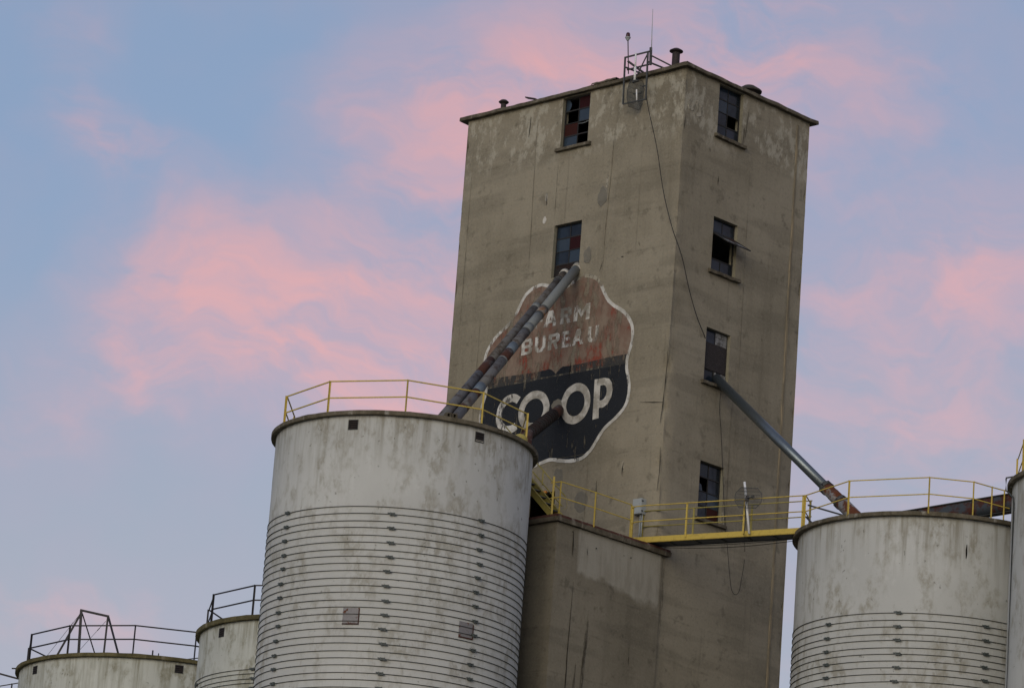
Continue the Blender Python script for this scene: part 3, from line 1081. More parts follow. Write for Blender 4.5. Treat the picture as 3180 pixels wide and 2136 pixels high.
# border, brighter on the right-hand run
ins_o = [(p[0] + 0.006 * fbm((p[0] * 8, p[1] * 8, 1)), p[1] + 0.012 * fbm((p[0] * 8, p[1] * 8, 3))) for p in inset(OUT, 0.052)]
ins_i = [(p[0] + 0.006 * fbm((p[0] * 8, p[1] * 8, 5)), p[1] + 0.012 * fbm((p[0] * 8, p[1] * 8, 7))) for p in inset(OUT, -0.058)]
nO = len(OUT)
runs = []
for i in range(nO):
    j = (i + 1) % nO
    x, z = OUT[i]
    key = 'sign_halo' if (z > 36.95 and -3.95 < x < -2.85) else ('sign_white_worn' if (x < AXS and z > 34.9 and not (z > 36.6 and x < -5.0)) else 'sign_white')
    if not runs or runs[-1][0] != key:
        runs.append((key, Mesh()))
    runs[-1][1].add([PL(*ins_o[i], 0.016), PL(*ins_o[j], 0.016), PL(*ins_i[j], 0.016), PL(*ins_i[i], 0.016)], [(0, 1, 2, 3)])
for key, mm in runs:
    mm.build('white_border', key, emblem)

# lettering, as polygons in a unit box (outer contours with optional counters cut as strips)
def stroke_letter(ch, x0, z0, x1, z1, mat, t=0.30, off=0.0175):
    """block capitals from straight strokes; coordinates 0..1"""
    W_, H_ = x1 - x0, z1 - z0
    m = Mesh()

    def q(*pp):
        m.add([PL(x0 + a_ * W_ + 0.006 * fbm((a_ * 9, b_ * 9, x0)), z0 + b_ * H_ + 0.008 * fbm((a_ * 9 + 3, b_ * 9, x0)), off + 0.0006 * len(m.f)) for a_, b_ in pp], [tuple(range(len(pp)))])

    def rc(a_, b_, c_, d_):
        q((a_, b_), (c_, b_), (c_, d_), (a_, d_))
    h = 0.21
    if ch == 'F':
        rc(0, 0, t, 1), rc(t, 1 - h, 1, 1), rc(t, .42, .85, .42 + h)
    elif ch == 'E':
        rc(0, 0, t, 1), rc(t, 1 - h, 1, 1), rc(t, .40, .86, .40 + h), rc(t, 0, 1, h)
    elif ch == 'A':
        q((0, 0), (t, 0), (.62, 1), (.34, 1)), q((1 - t, 0), (1, 0), (.66, 1), (.40, 1)), rc(.26, .22, .74, .40)
    elif ch == 'M':
        rc(0, 0, .24, 1), rc(.76, 0, 1, 1), q((.24, 1), (.24, .62), (.5, .18), (.5, .58)), q((.76, .62), (.76, 1), (.5, .58), (.5, .18))
    elif ch in 'BR':
        rc(0, 0, t, 1)
        q((t, 1 - .19), (.62, 1 - .19), (.80, 1), (t, 1)), q((.80, 1), (.66, .81), (.66, .62), (.98, .55), (.98, .88)), q((t, .40), (.80, .40), (.98, .55), (.66, .60), (t, .60))
        if ch == 'B':
            q((t, 0), (.84, 0), (.68, .19), (t, .19)), q((.84, 0), (1, .12), (1, .38), (.80, .47), (.68, .36), (.68, .19))
        else:
            q((.42, .40), (.72, .40), (1.0, 0), (.66, 0))
    elif ch == 'U':
        rc(0, .28, t, 1), rc(1 - t, .28, 1, 1)
        q((0, .28), (.12, .07), (.30, 0), (.44, .20), (t, .34)), q((.30, 0), (.70, 0), (.56, .20), (.44, .20)), q((.70, 0), (.88, .07), (1, .28), (1 - t, .34), (.56, .20))
    lt = m.build('letter', mat, emblem)
    return lt


for ch, a_, b_ in (('F', -5.43, -5.05), ('A', -5.05, -4.50), ('R', -4.38, -3.92), ('M', -3.84, -3.20)):
    stroke_letter(ch, a_, 35.90, b_, 36.39, 'sign_white_worn')
for ch, a_, b_ in (('B', -5.88, -5.44), ('U', -5.34, -4.90), ('R', -4.80, -4.34), ('E', -4.24, -3.86), ('A', -3.83, -3.38), ('U', -3.22, -2.79)):
    stroke_letter(ch, a_, 35.16, b_, 35.65, 'sign_white_worn')


def ring_letter(cx, cz, rx, rz, tk, a0, a1, mat):
    m = Mesh()
    n_ = 44
    O_, I_ = [], []
    for i in range(n_ + 1):
        t = R(a0 + (a1 - a0) * i / n_)
        jo = 1 + 0.018 * fbm((math.cos(t) * 3 + cx, math.sin(t) * 3, 1))
        O_.append(PL(cx + rx * jo * math.cos(t), cz + rz * jo * math.sin(t), 0.0180))
        I_.append(PL(cx + (rx - tk) * math.cos(t), cz + (rz - tk * 1.05) * math.sin(t), 0.0180))
    m.strip(O_, I_)
    return m.build('letter', mat, emblem)


ring_letter(-6.14, 33.40, 0.585, 0.61, 0.235, 50, 305, 'sign_white')
ring_letter(-5.19, 33.37, 0.625, 0.615, 0.235, 0, 360, 'sign_cream')
ring_letter(-3.525, 33.36, 0.590, 0.62, 0.225, 0, 360, 'sign_cream')
m = Mesh()
m.add([PL(x, z, 0.018) for x, z in ((-2.80, 32.77), (-2.56, 32.79), (-2.58, 33.10), (-2.57, 33.32), (-2.58, 33.77), (-2.82, 33.99))], [(0, 1, 2, 3, 4, 5)])
po = [(-2.82, 33.99), (-2.45, 33.99), (-2.25, 33.94), (-2.13, 33.80), (-2.08, 33.58), (-2.12, 33.36), (-2.24, 33.18), (-2.42, 33.09), (-2.58, 33.10)]
pi = [(-2.58, 33.77), (-2.46, 33.78), (-2.38, 33.75), (-2.33, 33.68), (-2.31, 33.56), (-2.33, 33.45), (-2.39, 33.36), (-2.48, 33.32), (-2.57, 33.32)]
m.strip([PL(a_, b_, 0.0186) for a_, b_ in po], [PL(a_, b_, 0.0186) for a_, b_ in pi])
m.build('letter', 'sign_cream', emblem)
m = Mesh()
m.add([PL(x, z, 0.0195) for x, z in ((-4.50, 33.42), (-4.40, 33.55), (-4.24, 33.60), (-4.10, 33.54), (-4.04, 33.34), (-4.07, 33.10), (-4.16, 32.98), (-4.30, 33.02))], [tuple(range(8))])
m.build('cement_collar', 'patch_mortar', emblem)

# ------------------------------------------------------------------ annex block
annex = thing('concrete_annex', PR(-4.2, 0, 0.06), 'low brown concrete annex with rust-red coping between the hooped silo and tower', 'building')
AO = 0.07          # how far its flank stands proud of the tower flank
AU = 6.2           # length along the painted face
ZA = 28.44


def PA(s, z, off=0.0):
    return PR(s, z, AO + off)


m = Mesh()
pts = []
xs_ = cuts(-4.2, 0.20, 0.22, (-4.13, -4.06, 0.14))
zs_ = [0, 8, 16] + cuts(20, ZA, 0.22, ())
vs = []
for z in zs_:
    for s in xs_:
        p = PA(s, z)
        e = 0.012 * fbm((s * .5, z * .8, 3), 1.0, 3)
        d = NR * e
        wgt = max(0, 1 - (s + 4.2) / 0.14)
        d -= (NR + NL) * 0.03 * wgt * max(0, 0.4 + fbm((z * 2.0, 1, 8), 1.0, 3))
        vs.append(p + d)
nx = len(xs_)
m.add(vs, [(j * nx + i, j * nx + i + 1, (j + 1) * nx + i + 1, (j + 1) * nx + i) for j in range(len(zs_) - 1) for i in range(nx - 1)], True)
m.build('wall', 'annex_concrete', annex)
m = Mesh()
vs = []
us_ = cuts(-AO, AU, 0.3, ())
for z in zs_:
    for i, u_ in enumerate(us_):
        p = N + V * (-4.2) + U * u_ + Z * z
        d = NL * 0.012 * fbm((u_ * .5, z * .8, 6), 1.0, 3)
        if i == 0:
            d = -(NR + NL) * 0.03 * max(0, 0.4 + fbm((z * 2.0, 1, 8), 1.0, 3)) + NR * 0.012 * fbm((-2.1, z * .8, 3), 1.0, 3)
        vs.append(p + d)
nx = len(us_)
m.add(vs, [(j * nx + i, (j + 1) * nx + i, (j + 1) * nx + i + 1, j * nx + i + 1) for j in range(len(zs_) - 1) for i in range(nx - 1)], True)
m.build('wall', 'annex_concrete', annex)
m = Mesh()
q0, q1 = N + V * (-4.2) + U * AU, N + U * AU
m.add([q0, q1, q1 + Z * ZA, q0 + Z * ZA], [(0, 1, 2, 3)])
q0, q1 = PA(0.20, 0), PR(0.20, 0, -0.1)
m.add([q0, q1, q1 + Z * ZA, q0 + Z * ZA], [(0, 1, 2, 3)])
m.build('wall', 'annex_concrete', annex)
m = Mesh()
cz = [PA(0.46, 0, 0.10), PA(-4.32, 0, 0.10), N + V * (-4.32) + U * AU, N + V * (-0.02) + U * AU, PR(-0.02, 0, -0.02), PR(0.46, 0, 0.006)]
ring = []
for i in range(6):
    p, q = cz[i], cz[(i + 1) % 6]
    n_ = max(1, int((q - p).length / 0.15))
    ring += [p + (q - p) * (j / n_) for j in range(n_)]
lo = [p + Z * (28.45 + 0.012 * fbm(p, 2.0)) for p in ring]
mi = [p + NR * 0.02 * fbm(p, 3) + Z * (28.575 + 0.015 * fbm(p, 2.4)) for p in ring]
m.strip(lo, mi, True)
m.poly(lo)
m.build('roof_slab', 'cornice_concrete', annex)
m = Mesh()
mc = sum(ring, Vector()) / len(ring)
m2 = [p + (mc - p).normalized() * 0.012 + Z * (28.577 + 0.015 * fbm(p, 2.4)) for p in ring]
hi = [p + (mc - p).normalized() * 0.03 + Z * (28.645 + 0.012 * fbm(p, 5)) for p in ring]
m.strip(m2, hi, True)
m.poly(hi[::-1])
m.build('coping', 'coping_red', annex)
TW = tower
tower = annex
for pts, wd in (([(-3.55, 28.35), (-3.53, 27.6)], 0.03), ([(-3.42, 26.9), (-3.47, 24.9), (-3.44, 20.5)], 0.026), ([(-2.95, 27.95), (-2.93, 27.75)], 0.02)):
    ribbon(PA, pts, wd, 'crack_dark', 'crack', off=0.022)
for pts, wd in (([(-2.72, 26.25), (-2.75, 25.4), (-2.82, 24.4), (-2.86, 23.0)], 0.13), ([(-3.10, 24.7), (-3.13, 24.0), (-3.18, 22.0)], 0.07), ([(0.3, 28.3), (0.27, 27.5), (0.26, 26.2)], 0.10), ([(-0.95, 26.0), (-0.97, 25.0)], 0.05)):
    ribbon(PA, pts, wd, 'damp', 'damp_stain', off=0.020)
for s, z in ((-3.6, 28.3), (-2.6, 28.05), (-1.45, 28.1), (-1.15, 28.1)):
    ribbon(PA, [(s, z), (s + 0.03, z - 0.03)], 0.05, 'crack_dark', 'crack', off=0.022)
tower = TW


# ------------------------------------------------------------------ silos
def lug_mesh(r):
    """bolted casting that tightens a hoop; origin on the silo axis, lug at angle 0 (towards -Y)"""
    m = Mesh()
    X_, Y_ = Vector((1, 0, 0)), Vector((0, -1, 0))
    c_ = Y_ * (r + 0.034)
    for zz in (0.020, -0.020):
        m.box(c_ + Z * zz, X_ * 0.070, Y_ * 0.028, Z * 0.013)
    m.box(c_ - X_ * 0.050, X_ * 0.014, Y_ * 0.032, Z * 0.040)
    m.box(c_ + X_ * 0.050, X_ * 0.014, Y_ * 0.032, Z * 0.040)
    m.tube([c_ - X_ * 0.130 + Z * 0.024, c_ + X_ * 0.06 + Z * 0.024], 0.014, 5)
    m.tube([c_ - X_ * 0.06 - Z * 0.024, c_ + X_ * 0.115 - Z * 0.024], 0.014, 5)
    return m


def silo(name, label, cx, cy, r, zr0, zr1, wallmat, rimmat, hoops=None, over=0.14, group=None):
    t = thing(name, (cx, cy, 0), label, 'silo', group)
    c_ = Vector((cx, cy, 0))
    m = Mesh()
    zs = [0.0, 9.0, 18.0]
    z_ = 20.0
    while z_ < zr0 - 0.25:
        zs.append(z_)
        z_ += 0.25
    zs.append(zr0)
    n_ = 180
    vs = []
    for z_ in zs:
        for i in range(n_):
            a_ = 2 * math.pi * i / n_
            # staves: a hint of flatness per stave plus settled bulges
            rr = r + 0.007 * fbm((math.sin(a_) * 4 + cx, math.cos(a_) * 4, z_ * 1.1), 1.0, 3) * (1 if z_ < zr0 - 0.1 else 0)
            vs.append(c_ + Vector((rr * math.sin(a_), -rr * math.cos(a_), z_)))
    m.add(vs, [(j * n_ + i, j * n_ + (i + 1) % n_, (j + 1) * n_ + (i + 1) % n_, (j + 1) * n_ + i) for j in range(len(zs) - 1) for i in range(n_)], True)
    m.build('wall', wallmat, t)
    m = Mesh()
    ro = r + over
    seg = 168
    prof = [(r - 0.05, zr0 + 0.004), (ro - 0.012, zr0 - 0.010), (ro, zr0 + 0.004), (ro, zr1 - 0.012), (ro - 0.012, zr1), (ro - 0.35, zr1 + 0.004)]
    rings = []
    for k_, (rr, zz) in enumerate(prof):
        rg = []
        for i in range(seg):
            a_ = 2 * math.pi * i / seg
            j_ = 0.010 * fbm((math.sin(a_) * 9 + cx, math.cos(a_) * 9 + k_ * .3, 2), 1.0, 3) if 0 < k_ < 5 else 0
            rg.append(c_ + Vector(((rr + j_) * math.sin(a_), -(rr + j_) * math.cos(a_), zz + j_ * 0.8)))
        rings.append(rg)
    for a_, b_ in zip(rings, rings[1:]):
        m.strip(a_, b_, True)
    m.build('rim', rimmat, t)
    m = Mesh()
    m.lathe(c_, [(ro - 0.34, zr1 + 0.003), (r * 0.5, zr1 + 0.12), (0.02, zr1 + 0.22)], 48)
    m.build('roof', rimmat, t)
    if hoops:
        z0, sp, cnt, odd, even = hoops
        ring_ = Mesh()
        n_ = 144
        rh = r + 0.014
        vs, fs = [], []
        for i in range(n_):
            a_ = 2 * math.pi * i / n_
            for k_ in range(4):
                b_ = math.pi / 2 * k_ + math.pi / 4
                rr = rh + 0.0115 * math.cos(b_)
                vs.append(Vector((rr * math.sin(a_), -rr * math.cos(a_), 0.0115 * math.sin(b_))))
        for i in range(n_):
            for k_ in range(4):
                fs.append((i * 4 + k_, ((i + 1) % n_) * 4 + k_, ((i + 1) % n_) * 4 + (k_ + 1) % 4, i * 4 + (k_ + 1) % 4))
        ring_.add(vs, fs, True)
        first = lug0 = None
        for h in range(cnt):
            zc = z0 - sp * h + random.uniform(-0.012, 0.012)
            loc = c_ + Z * zc
            if first is None:
                ring_.v = [p + loc for p in ring_.v]
                first = ring_.build('hoop', 'hoop_steel', t, origin=loc)
                ho = first
            else:
                ho = share(first, 'hoop', t, loc)
            ho.rotation_euler = (random.uniform(-.0022, .0022), random.uniform(-.0022, .0022), 0)
            for an in (odd if h % 2 == 0 else even):
                ang = R(an + random.uniform(-0.5, 0.5))
                if lug0 is None:
                    lm = lug_mesh(rh)
                    lm.v = [p + loc for p in lm.v]
                    lug0 = lm.build('hoop_lug', 'lug_steel', ho, origin=loc)
                    lug0.rotation_euler = (0, 0, ang)
                else:
                    share(lug0, 'hoop_lug', ho, loc, ang)
    return t


def on_silo(t, r, ang, z, off=0.0):
    """frame on a silo wall: point, tangent (to the right), outward normal"""
    a_ = R(ang)
    n_ = Vector((math.sin(a_), -math.cos(a_), 0))
    return WORLD[t.name] + n_ * (r + off) + Z * z, Vector((math.cos(a_), math.sin(a_), 0)), n_


def vent(t, r, ang, z0, z1, wd, slats=4, gap=False):
    p, tx, nn = on_silo(t, r, ang, (z0 + z1) / 2)
    ve = thing_part('vent', t, p)
    hz = (z1 - z0) / 2
    m = Mesh()
    for s_ in (-1, 1):
        m.box(p + tx * (s_ * (wd / 2 + 0.008)), tx * 0.008, nn * 0.012, Z * (hz + 0.016))
        m.box(p + Z * (s_ * (hz + 0.008)), tx * (wd / 2), nn * 0.012, Z * 0.008)
    m.build('frame', 'dark_steel', ve)
    m = Mesh()
    m.box(p - nn * 0.004 + nn * 0.009, tx * (wd / 2), nn * 0.003, Z * hz)  # flat black plate painting in the dark of an uncut vent hole
    m.build('dark_backing', 'rubber', ve)
    for j in range(slats):
        zz = -hz + (j + 0.62) * 2 * hz / slats
        m = Mesh()
        m.box(p + nn * 0.022 + Z * zz, tx * (wd / 2 - 0.004), nn * 0.010 - Z * 0.009, Z * 0.0035 + nn * 0.003)
        m.build('slat', 'vent_metal', ve)
    if gap:
        m = Mesh()
        m.box(p + nn * 0.016 - Z * (hz - 0.030), tx * (wd / 2 - 0.006), nn * 0.005, Z * 0.022)
        m.build('slat', 'sign_cream', ve)
    return ve


def hatch(t, r, ang, z0, z1, wd):
    p, tx, nn = on_silo(t, r, ang, (z0 + z1) / 2)
    hz = (z1 - z0) / 2
    m = Mesh()
    n_ = 6
    A_, B_, A2, B2 = [], [], [], []
    for i in range(n_ + 1):
        an = ang + math.degrees((i / n_ - 0.5) * wd / r)
        p_, _, q_ = on_silo(t, r, an, 0)
        jj = 0.008 * fbm((i * 1.7, ang, 2))
        A_.append(p_ + q_ * 0.006 + Z * z0)
        B_.append(p_ + q_ * 0.006 + Z * (z1 + jj))
        A2.append(p_ - q_ * 0.004 + Z * z0)
        B2.append(p_ - q_ * 0.004 + Z * (z1 + jj))
    m.strip(A_, B_)
    m.strip(A2, A_)
    m.strip(B_, B2)
    m.add([A_[0], B_[0], B2[0], A2[0]], [(0, 1, 2, 3)])
    m.add([A_[-1], A2[-1], B2[-1], B_[-1]], [(0, 1, 2, 3)])
    ha = m.build('steel_plate', 'hatch_plate', t)
    m = Mesh()
    m.box(p + nn * 0.016 - Z * (hz - 0.018), tx * (wd / 2), nn * 0.003, Z * 0.018)
    m.box(p + nn * 0.016 + tx * (wd / 2 - 0.012), tx * 0.014, nn * 0.003, Z * (hz - 0.036))
    m.build('rusty_edge', 'rusty_pipe', ha)
    return ha


SA = silo('stave_silo', 'large white hooped silo with yellow railing and two rusty plates', -2.7225, 108.0, 3.5346, 29.885, 29.995, 'silo_wash', 'rim_concrete',
          hoops=(27.39, 0.1951, 33, (-55.1, 39.9), (-1.1, 142)), group='grain silos')
SB = silo('stave_silo', 'white hooped silo under the steel spout at the yellow catwalk end', 11.98, 109.7, 3.645, 28.64, 28.745, 'silo_wash_clean', 'rim_concrete',
          hoops=(25.96, 0.1865, 19, (-17.8, 62), (-51.8, 19.6)), over=0.16, group='grain silos')
SC = silo('stave_silo', 'white silo cut off by the right edge, with a thin conduit', 16.91, 104.0, 3.40, 29.13, 29.24, 'silo_wash_clean', 'rim_concrete', group='grain silos')
SE = silo('stave_silo', 'narrow glimpse of white silo with black railing tucked behind the large hooped silo', -4.92, 124.0, 4.06, 27.54, 27.68, 'silo_wash_far', 'rim_mossy',
          hoops=(26.02, 0.148, 8, (-31.2, 60), (-74.7, 20)), group='grain silos')
SF = silo('stave_silo', 'white silo at bottom left with a black steel gantry on its roof', -11.13, 134.0, 4.46, 27.91, 28.03, 'silo_wash_far', 'rim_mossy', group='grain silos')
vent(SA, 3.5346, -22.2, 29.50, 29.75, 0.255, 5)
vent(SA, 3.5346, 35.3, 29.515, 29.765, 0.255, 4, gap=True)
hatch(SA, 3.5346, -15.8, 24.18, 24.635, 0.46)
hatch(SA, 3.5346, 36.0, 24.15, 24.59, 0.46)
vent(SE, 4.06, -53.0, 27.15, 27.41, 0.25, 4)
vent(SF, 4.46, -55.7, 27.53, 27.775, 0.25, 4)
vent(SF, 4.46, 15.0, 27.56, 27.80, 0.25, 4)


def lowcrack(t, r, pts, wd):
    """crack on a silo wall: (angle, z) points"""
    Lf, Rt = [], []
    for i, (an, z) in enumerate(pts):
        tp = min(1.0, 0.3 + 2.5 * min(i, len(pts) - 1 - i) / len(pts))
        dA = math.degrees(wd / 2 / r) * tp
        Lf.append(on_silo(t, r, an - dA, z, 0.012)[0])
        Rt.append(on_silo(t, r, an + dA, z, 0.012)[0])
    m = Mesh()
    m.strip(Lf, Rt)
    m.build('crack', 'crack_dark', t)


lowcrack(SB, 3.645, [(9.6, 27.95), (9.5, 27.8), (9.55, 27.68), (9.45, 27.56)], 0.05)
lowcrack(SB, 3.645, [(-46.5, 27.95), (-46.4, 27.86)], 0.035)
lowcrack(SB, 3.645, [(-35.5, 28.30), (-35.4, 28.22)], 0.03)
lowcrack(SB, 3.645, [(-16.5, 27.62), (-16.5, 27.55)], 0.03)
for an, z in ((-3.4, 29.28), (16.0, 29.36)):
    lowcrack(SA, 3.5346, [(an, z), (an + .1, z - .03)], 0.04)
lowcrack(SA, 3.5346, [(-7.7, 27.36), (-7.7, 27.31)], 0.02)
lowcrack(SA, 3.5346, [(-57.5, 25.6), (-57.7, 25.55)], 0.03)
lowcrack(SA, 3.5346, [(-33.0, 24.31), (-32.6, 24.285)], 0.03)
# conduit down silo C
m = Mesh()
pth = [on_silo(SC, 3.40, -90, 29.37, 0.0)[0], on_silo(SC, 3.40, -93, 29.37, 0.18)[0], on_silo(SC, 3.40, -93, 29.34, 0.185)[0], on_silo(SC, 3.40, -93, 29.02, 0.18)[0], on_silo(SC, 3.40, -90, 28.90, 0.10)[0], on_silo(SC, 3.40, -86, 28.74, 0.04)[0], on_silo(SC, 3.40, -85, 28.55, 0.03)[0],
       on_silo(SC, 3.40, -85, 20.0, 0.03)[0], on_silo(SC, 3.40, -85, 0.0, 0.03)[0]]
m.tube(pth, 0.022, 8)
m.build('conduit', 'dark_steel', SC)


# ------------------------------------------------------------------ railings
def railing(name, label, pts, h, matp, matr, wd=0.042, rr=0.026, post_mask=None, mids=(0.5,), z_up=None, group=None, seg_mat=None):
    """pts: posts' feet in order; a post, a top rail and a mid rail per bay"""
    pts = [Vector(p) for p in pts]
    t = thing(name, pts[0], label, 'railing', group)
    for i, p in enumerate(pts):
        if post_mask and not post_mask[i]:
            continue
        m = Mesh()
        nb = pts[i + 1] if i + 1 < len(pts) else pts[i - 1]
        d = (nb - p)
        d.z = 0
        d.normalize()
        s = d.cross(Z)
        # angle iron: two thin legs
        m.box(p + Z * (h / 2 - 0.03), d * (wd / 2), s * 0.005, Z * (h / 2 + 0.03))
        m.box(p + Z * (h / 2 - 0.03) - d * (wd / 2 - 0.005) + s * (wd / 2), d * 0.005, s * (wd / 2), Z * (h / 2 + 0.03))
        m.build('post', matp, t)
    for i, (a_, b_) in enumerate(zip(pts, pts[1:])):
        mm = seg_mat[i] if seg_mat else matr
        m = Mesh()
        m.bar(a_ + Z * (h - rr / 2), b_ + Z * (h - rr / 2), rr * 0.9, rr)
        m.build('top_rail', mm, t)
        for f in mids:
            m = Mesh()
            m.bar(a_ + Z * (h * f), b_ + Z * (h * f), rr * 0.9, rr)
            m.build('mid_rail', mm, t)
    return t


def circ(c_, r, ang, z):
    return Vector((c_[0] + r * math.sin(R(ang)), c_[1] - r * math.cos(R(ang)), z))


cA = (-2.7225, 108.0)
railing('guard_railing', 'yellow railing round the roof of the large hooped silo', [circ(cA, 3.40, a_, 29.99) for a_ in (-112, -75.6, -37.4, 0.4, 37.3, 74.5, 112)], 0.955,
        'yellow_paint', 'yellow_paint', 0.046, 0.031, group='roof railings')
cB = (11.98, 109.7)
railing('guard_railing', 'yellow railing round the silo roof at the catwalk end', [Vector(p) for p in ((8.60, 109.6, 28.74), (8.41, 108.83, 28.74), (9.43, 106.90, 28.74), (11.49, 105.90, 28.74), (12.70, 106.03, 28.74), (13.25, 106.44, 28.74), (13.62, 106.70, 28.74), (14.6, 107.3, 28.74))], 0.95,
        'yellow_paint', 'yellow_paint', post_mask=(0, 1, 1, 1, 1, 1, 1, 0), group='roof railings')
railing('guard_railing', 'yellow railing on the silo cut off by the right edge', [circ((16.91, 104), 3.36, a_, 29.235) for a_ in (-110, -76, -40, 0)], 0.95,
        'yellow_paint', 'yellow_paint', group='roof railings')
railing('guard_railing', 'black railing on the silo tucked behind the large hooped silo', [Vector((-8.35, 126.2, 27.68)), Vector((-8.83, 124.62, 27.68)), Vector((-8.55, 122.35, 27.68)), Vector((-7.22, 120.62, 27.68)), Vector((-5.0, 119.9, 27.68)), Vector((-2.8, 120.6, 27.68))], 0.95,
        'black_steel', 'black_steel', 0.05, 0.038, group='roof railings')
railing('guard_railing', 'black railing on the silo that carries the gantry', [Vector((-14.6, 136.5, 28.03)), Vector((-15.42, 134.44, 28.03)), Vector((-15.10, 132.11, 28.03)), Vector((-13.68, 130.25, 28.03)), Vector((-11.50, 129.45, 28.03)), Vector((-9.53, 129.80, 28.03)), Vector((-7.6, 131.0, 28.03))], 0.95,
        'black_steel', 'black_steel', 0.05, 0.040, group='roof railings')

# ------------------------------------------------------------------ gantry and bits on the far silo roof
gan = thing('steel_gantry', (-13.0, 131.0, 28.05), 'black steel gantry frame with guy wires on the bottom-left silo roof', 'gantry')
Y0 = 131.0


def G(x, z, y=Y0):
    return Vector((x, y, z))


for nm, a_, b_, w_ in (('mast', G(-13.46, 29.66), G(-13.40, 28.05), 0.085), ('cross_beam', G(-13.50, 29.665), G(-12.53, 29.52), 0.065), ('mast', G(-12.57, 29.52), G(-12.585, 28.05), 0.060),
                       ('brace', G(-13.46, 29.56), G(-14.12, 28.05), 0.060), ('brace', G(-12.55, 29.50), G(-12.02, 28.08, 130.6), 0.050), ('brace', G(-13.42, 29.56), G(-12.80, 28.05, 131.6), 0.030)):
    m = Mesh()
    m.bar(a_, b_, w_)
    m.build(nm, 'black_steel', gan)
for a_, b_ in ((G(-13.48, 29.55), G(-14.45, 28.02)), (G(-12.62, 29.36), G(-13.48, 28.2))):
    m = Mesh()
    m.tube([a_, b_], 0.007, 5)
    for f in (0.22, 0.25, 0.28):
        p = a_ + (b_ - a_) * f
        m.box(p, Vector((0.014, 0, 0)), Vector((0, 0.014, 0)), Z * 0.016)
    m.build('guy_wire', 'black_steel', gan)
m = Mesh()
m.tube([circ((-11.13, 134), 4.0, 3.2, 28.03), circ((-11.13, 134), 4.0, 3.2, 28.30)], 0.025, 6)
tag(m.build('roof_stub', 'black_steel'), 'taller of two short black pipe stubs on the gantry silo roof', 'pipe')
m = Mesh()
m.tube([circ((-11.13, 134), 4.0, 6.0, 28.03), circ((-11.13, 134), 4.0, 6.0, 28.22)], 0.018, 6)
tag(m.build('roof_stub', 'black_steel'), 'shorter of two black pipe stubs on the gantry silo roof', 'pipe')
m = Mesh()
m.tube([Vector((-10.3, 130.6, 28.12)), Vector((-8.6, 129.4, 28.18))], 0.018, 6)
tag(m.build('roof_conduit', 'dark_steel'), 'grey conduit running off the gantry silo roof to its neighbour', 'conduit')
m = Mesh()
m.bar(circ((-11.13, 134), 4.55, -80, 28.00), circ((-11.13, 134), 4.72, -81, 28.0), 0.04)
tag(m.build('rim_bracket', 'black_steel'), 'black bracket poking out of the bottom-left silo rim', 'bracket')
hr = thing('guard_railing', (-16.0, 140, 27.6), 'bit of black handrail at the bottom left corner, beyond the gantry silo', 'railing', 'roof railings')
m = Mesh()
m.bar((-17.4, 140.0, 29.19), (-16.2, 140.0, 28.955), 0.055)
m.build('top_rail', 'black_steel', hr)
m = Mesh()
m.bar((-17.4, 140.0, 28.56), (-16.2, 140.0, 28.86), 0.032)
m.build('mid_rail', 'black_steel', hr)
m = Mesh()
m.bar((-16.53, 140.0, 28.80), (-16.53, 140.0, 27.5), 0.05)
m.build('post', 'black_steel', hr)

# ------------------------------------------------------------------ catwalk from annex roof to silo B
A0, B0 = Vector((3.78, 111.90, 0)), Vector((8.40, 109.22, 0))
CWD = (B0 - A0).normalized()
CWN = Vector((CWD.y, -CWD.x, 0))        # towards the camera
LEN = (B0 - A0).length
ZD = 28.80


def CWp(s, off, z):
    return A0 + CWD * s - CWN * (-off) + Z * z


cwk = thing('catwalk', CWp(0, 0, 28.7), 'yellow steel catwalk bridging from the annex roof to the right-hand silo', 'catwalk')
for off in (0.0, -0.56):
    m = Mesh()
    a_, b_ = CWp(-0.12 if off == 0 else 0.1, off, 0), CWp(LEN + 0.25, off, 0)
    m.bar(a_ + Z * (ZD - 0.02), b_ + Z * (ZD - 0.02), 0.012, 0.15)
    m.bar(a_ + Z * (ZD + 0.049) - CWN * 0.025, b_ + Z * (ZD + 0.049) - CWN * 0.025, 0.045, 0.012)
    m.bar(a_ + Z * (ZD - 0.101) - CWN * 0.025, b_ + Z * (ZD - 0.101) - CWN * 0.025, 0.045, 0.012)
    m.build('girder', 'yellow_paint' if off == 0 else 'deck_steel', cwk)
m = Mesh()
m.box((CWp(LEN / 2, -0.28, ZD - 0.080)), CWD * (LEN / 2), CWN * 0.265, Z * 0.010)
m.build('deck', 'deck_steel', cwk)
for i in range(7):
    m = Mesh()
    s_ = 0.35 + i * (LEN - 0.5) / 6
    m.box(CWp(s_, -0.28, ZD - 0.106), CWD * 0.022, CWN * 0.245, Z * 0.014)
    m.build('joist', 'dark_steel', cwk)
for off, mat, posts in ((0.03, 'yellow_paint', (0.0, 1.72, 3.52, 5.32)), (-0.52, 'yellow_paint_faded', (0.04, 1.66, 3.48, 5.28))):
    for s_ in posts:
        m = Mesh()
        p = CWp(s_, off, ZD)
        m.box(p + Z * 0.47, CWD * 0.024, CWN * 0.005, Z * 0.50)
        m.box(p + Z * 0.47 + CWD * 0.019 - CWN * 0.02, CWD * 0.005, CWN * 0.02, Z * 0.50)
        m.build('post', mat, cwk)
    for zz, nm in ((0.955, 'top_rail'), (0.50, 'mid_rail')):
        m = Mesh()
        pp = [CWp(-0.02, off, ZD + zz - 0.05), CWp(0.10, off + 0.015, ZD + zz - 0.01), CWp(0.35, off + 0.02, ZD + zz)] if off > 0 else [CWp(0.03, off, ZD + zz)]
        m.tube(pp + [CWp(5.34, off + (0.02 if off > 0 else 0), ZD + zz)], 0.0165, 6)
        m.build(nm, mat, cwk)
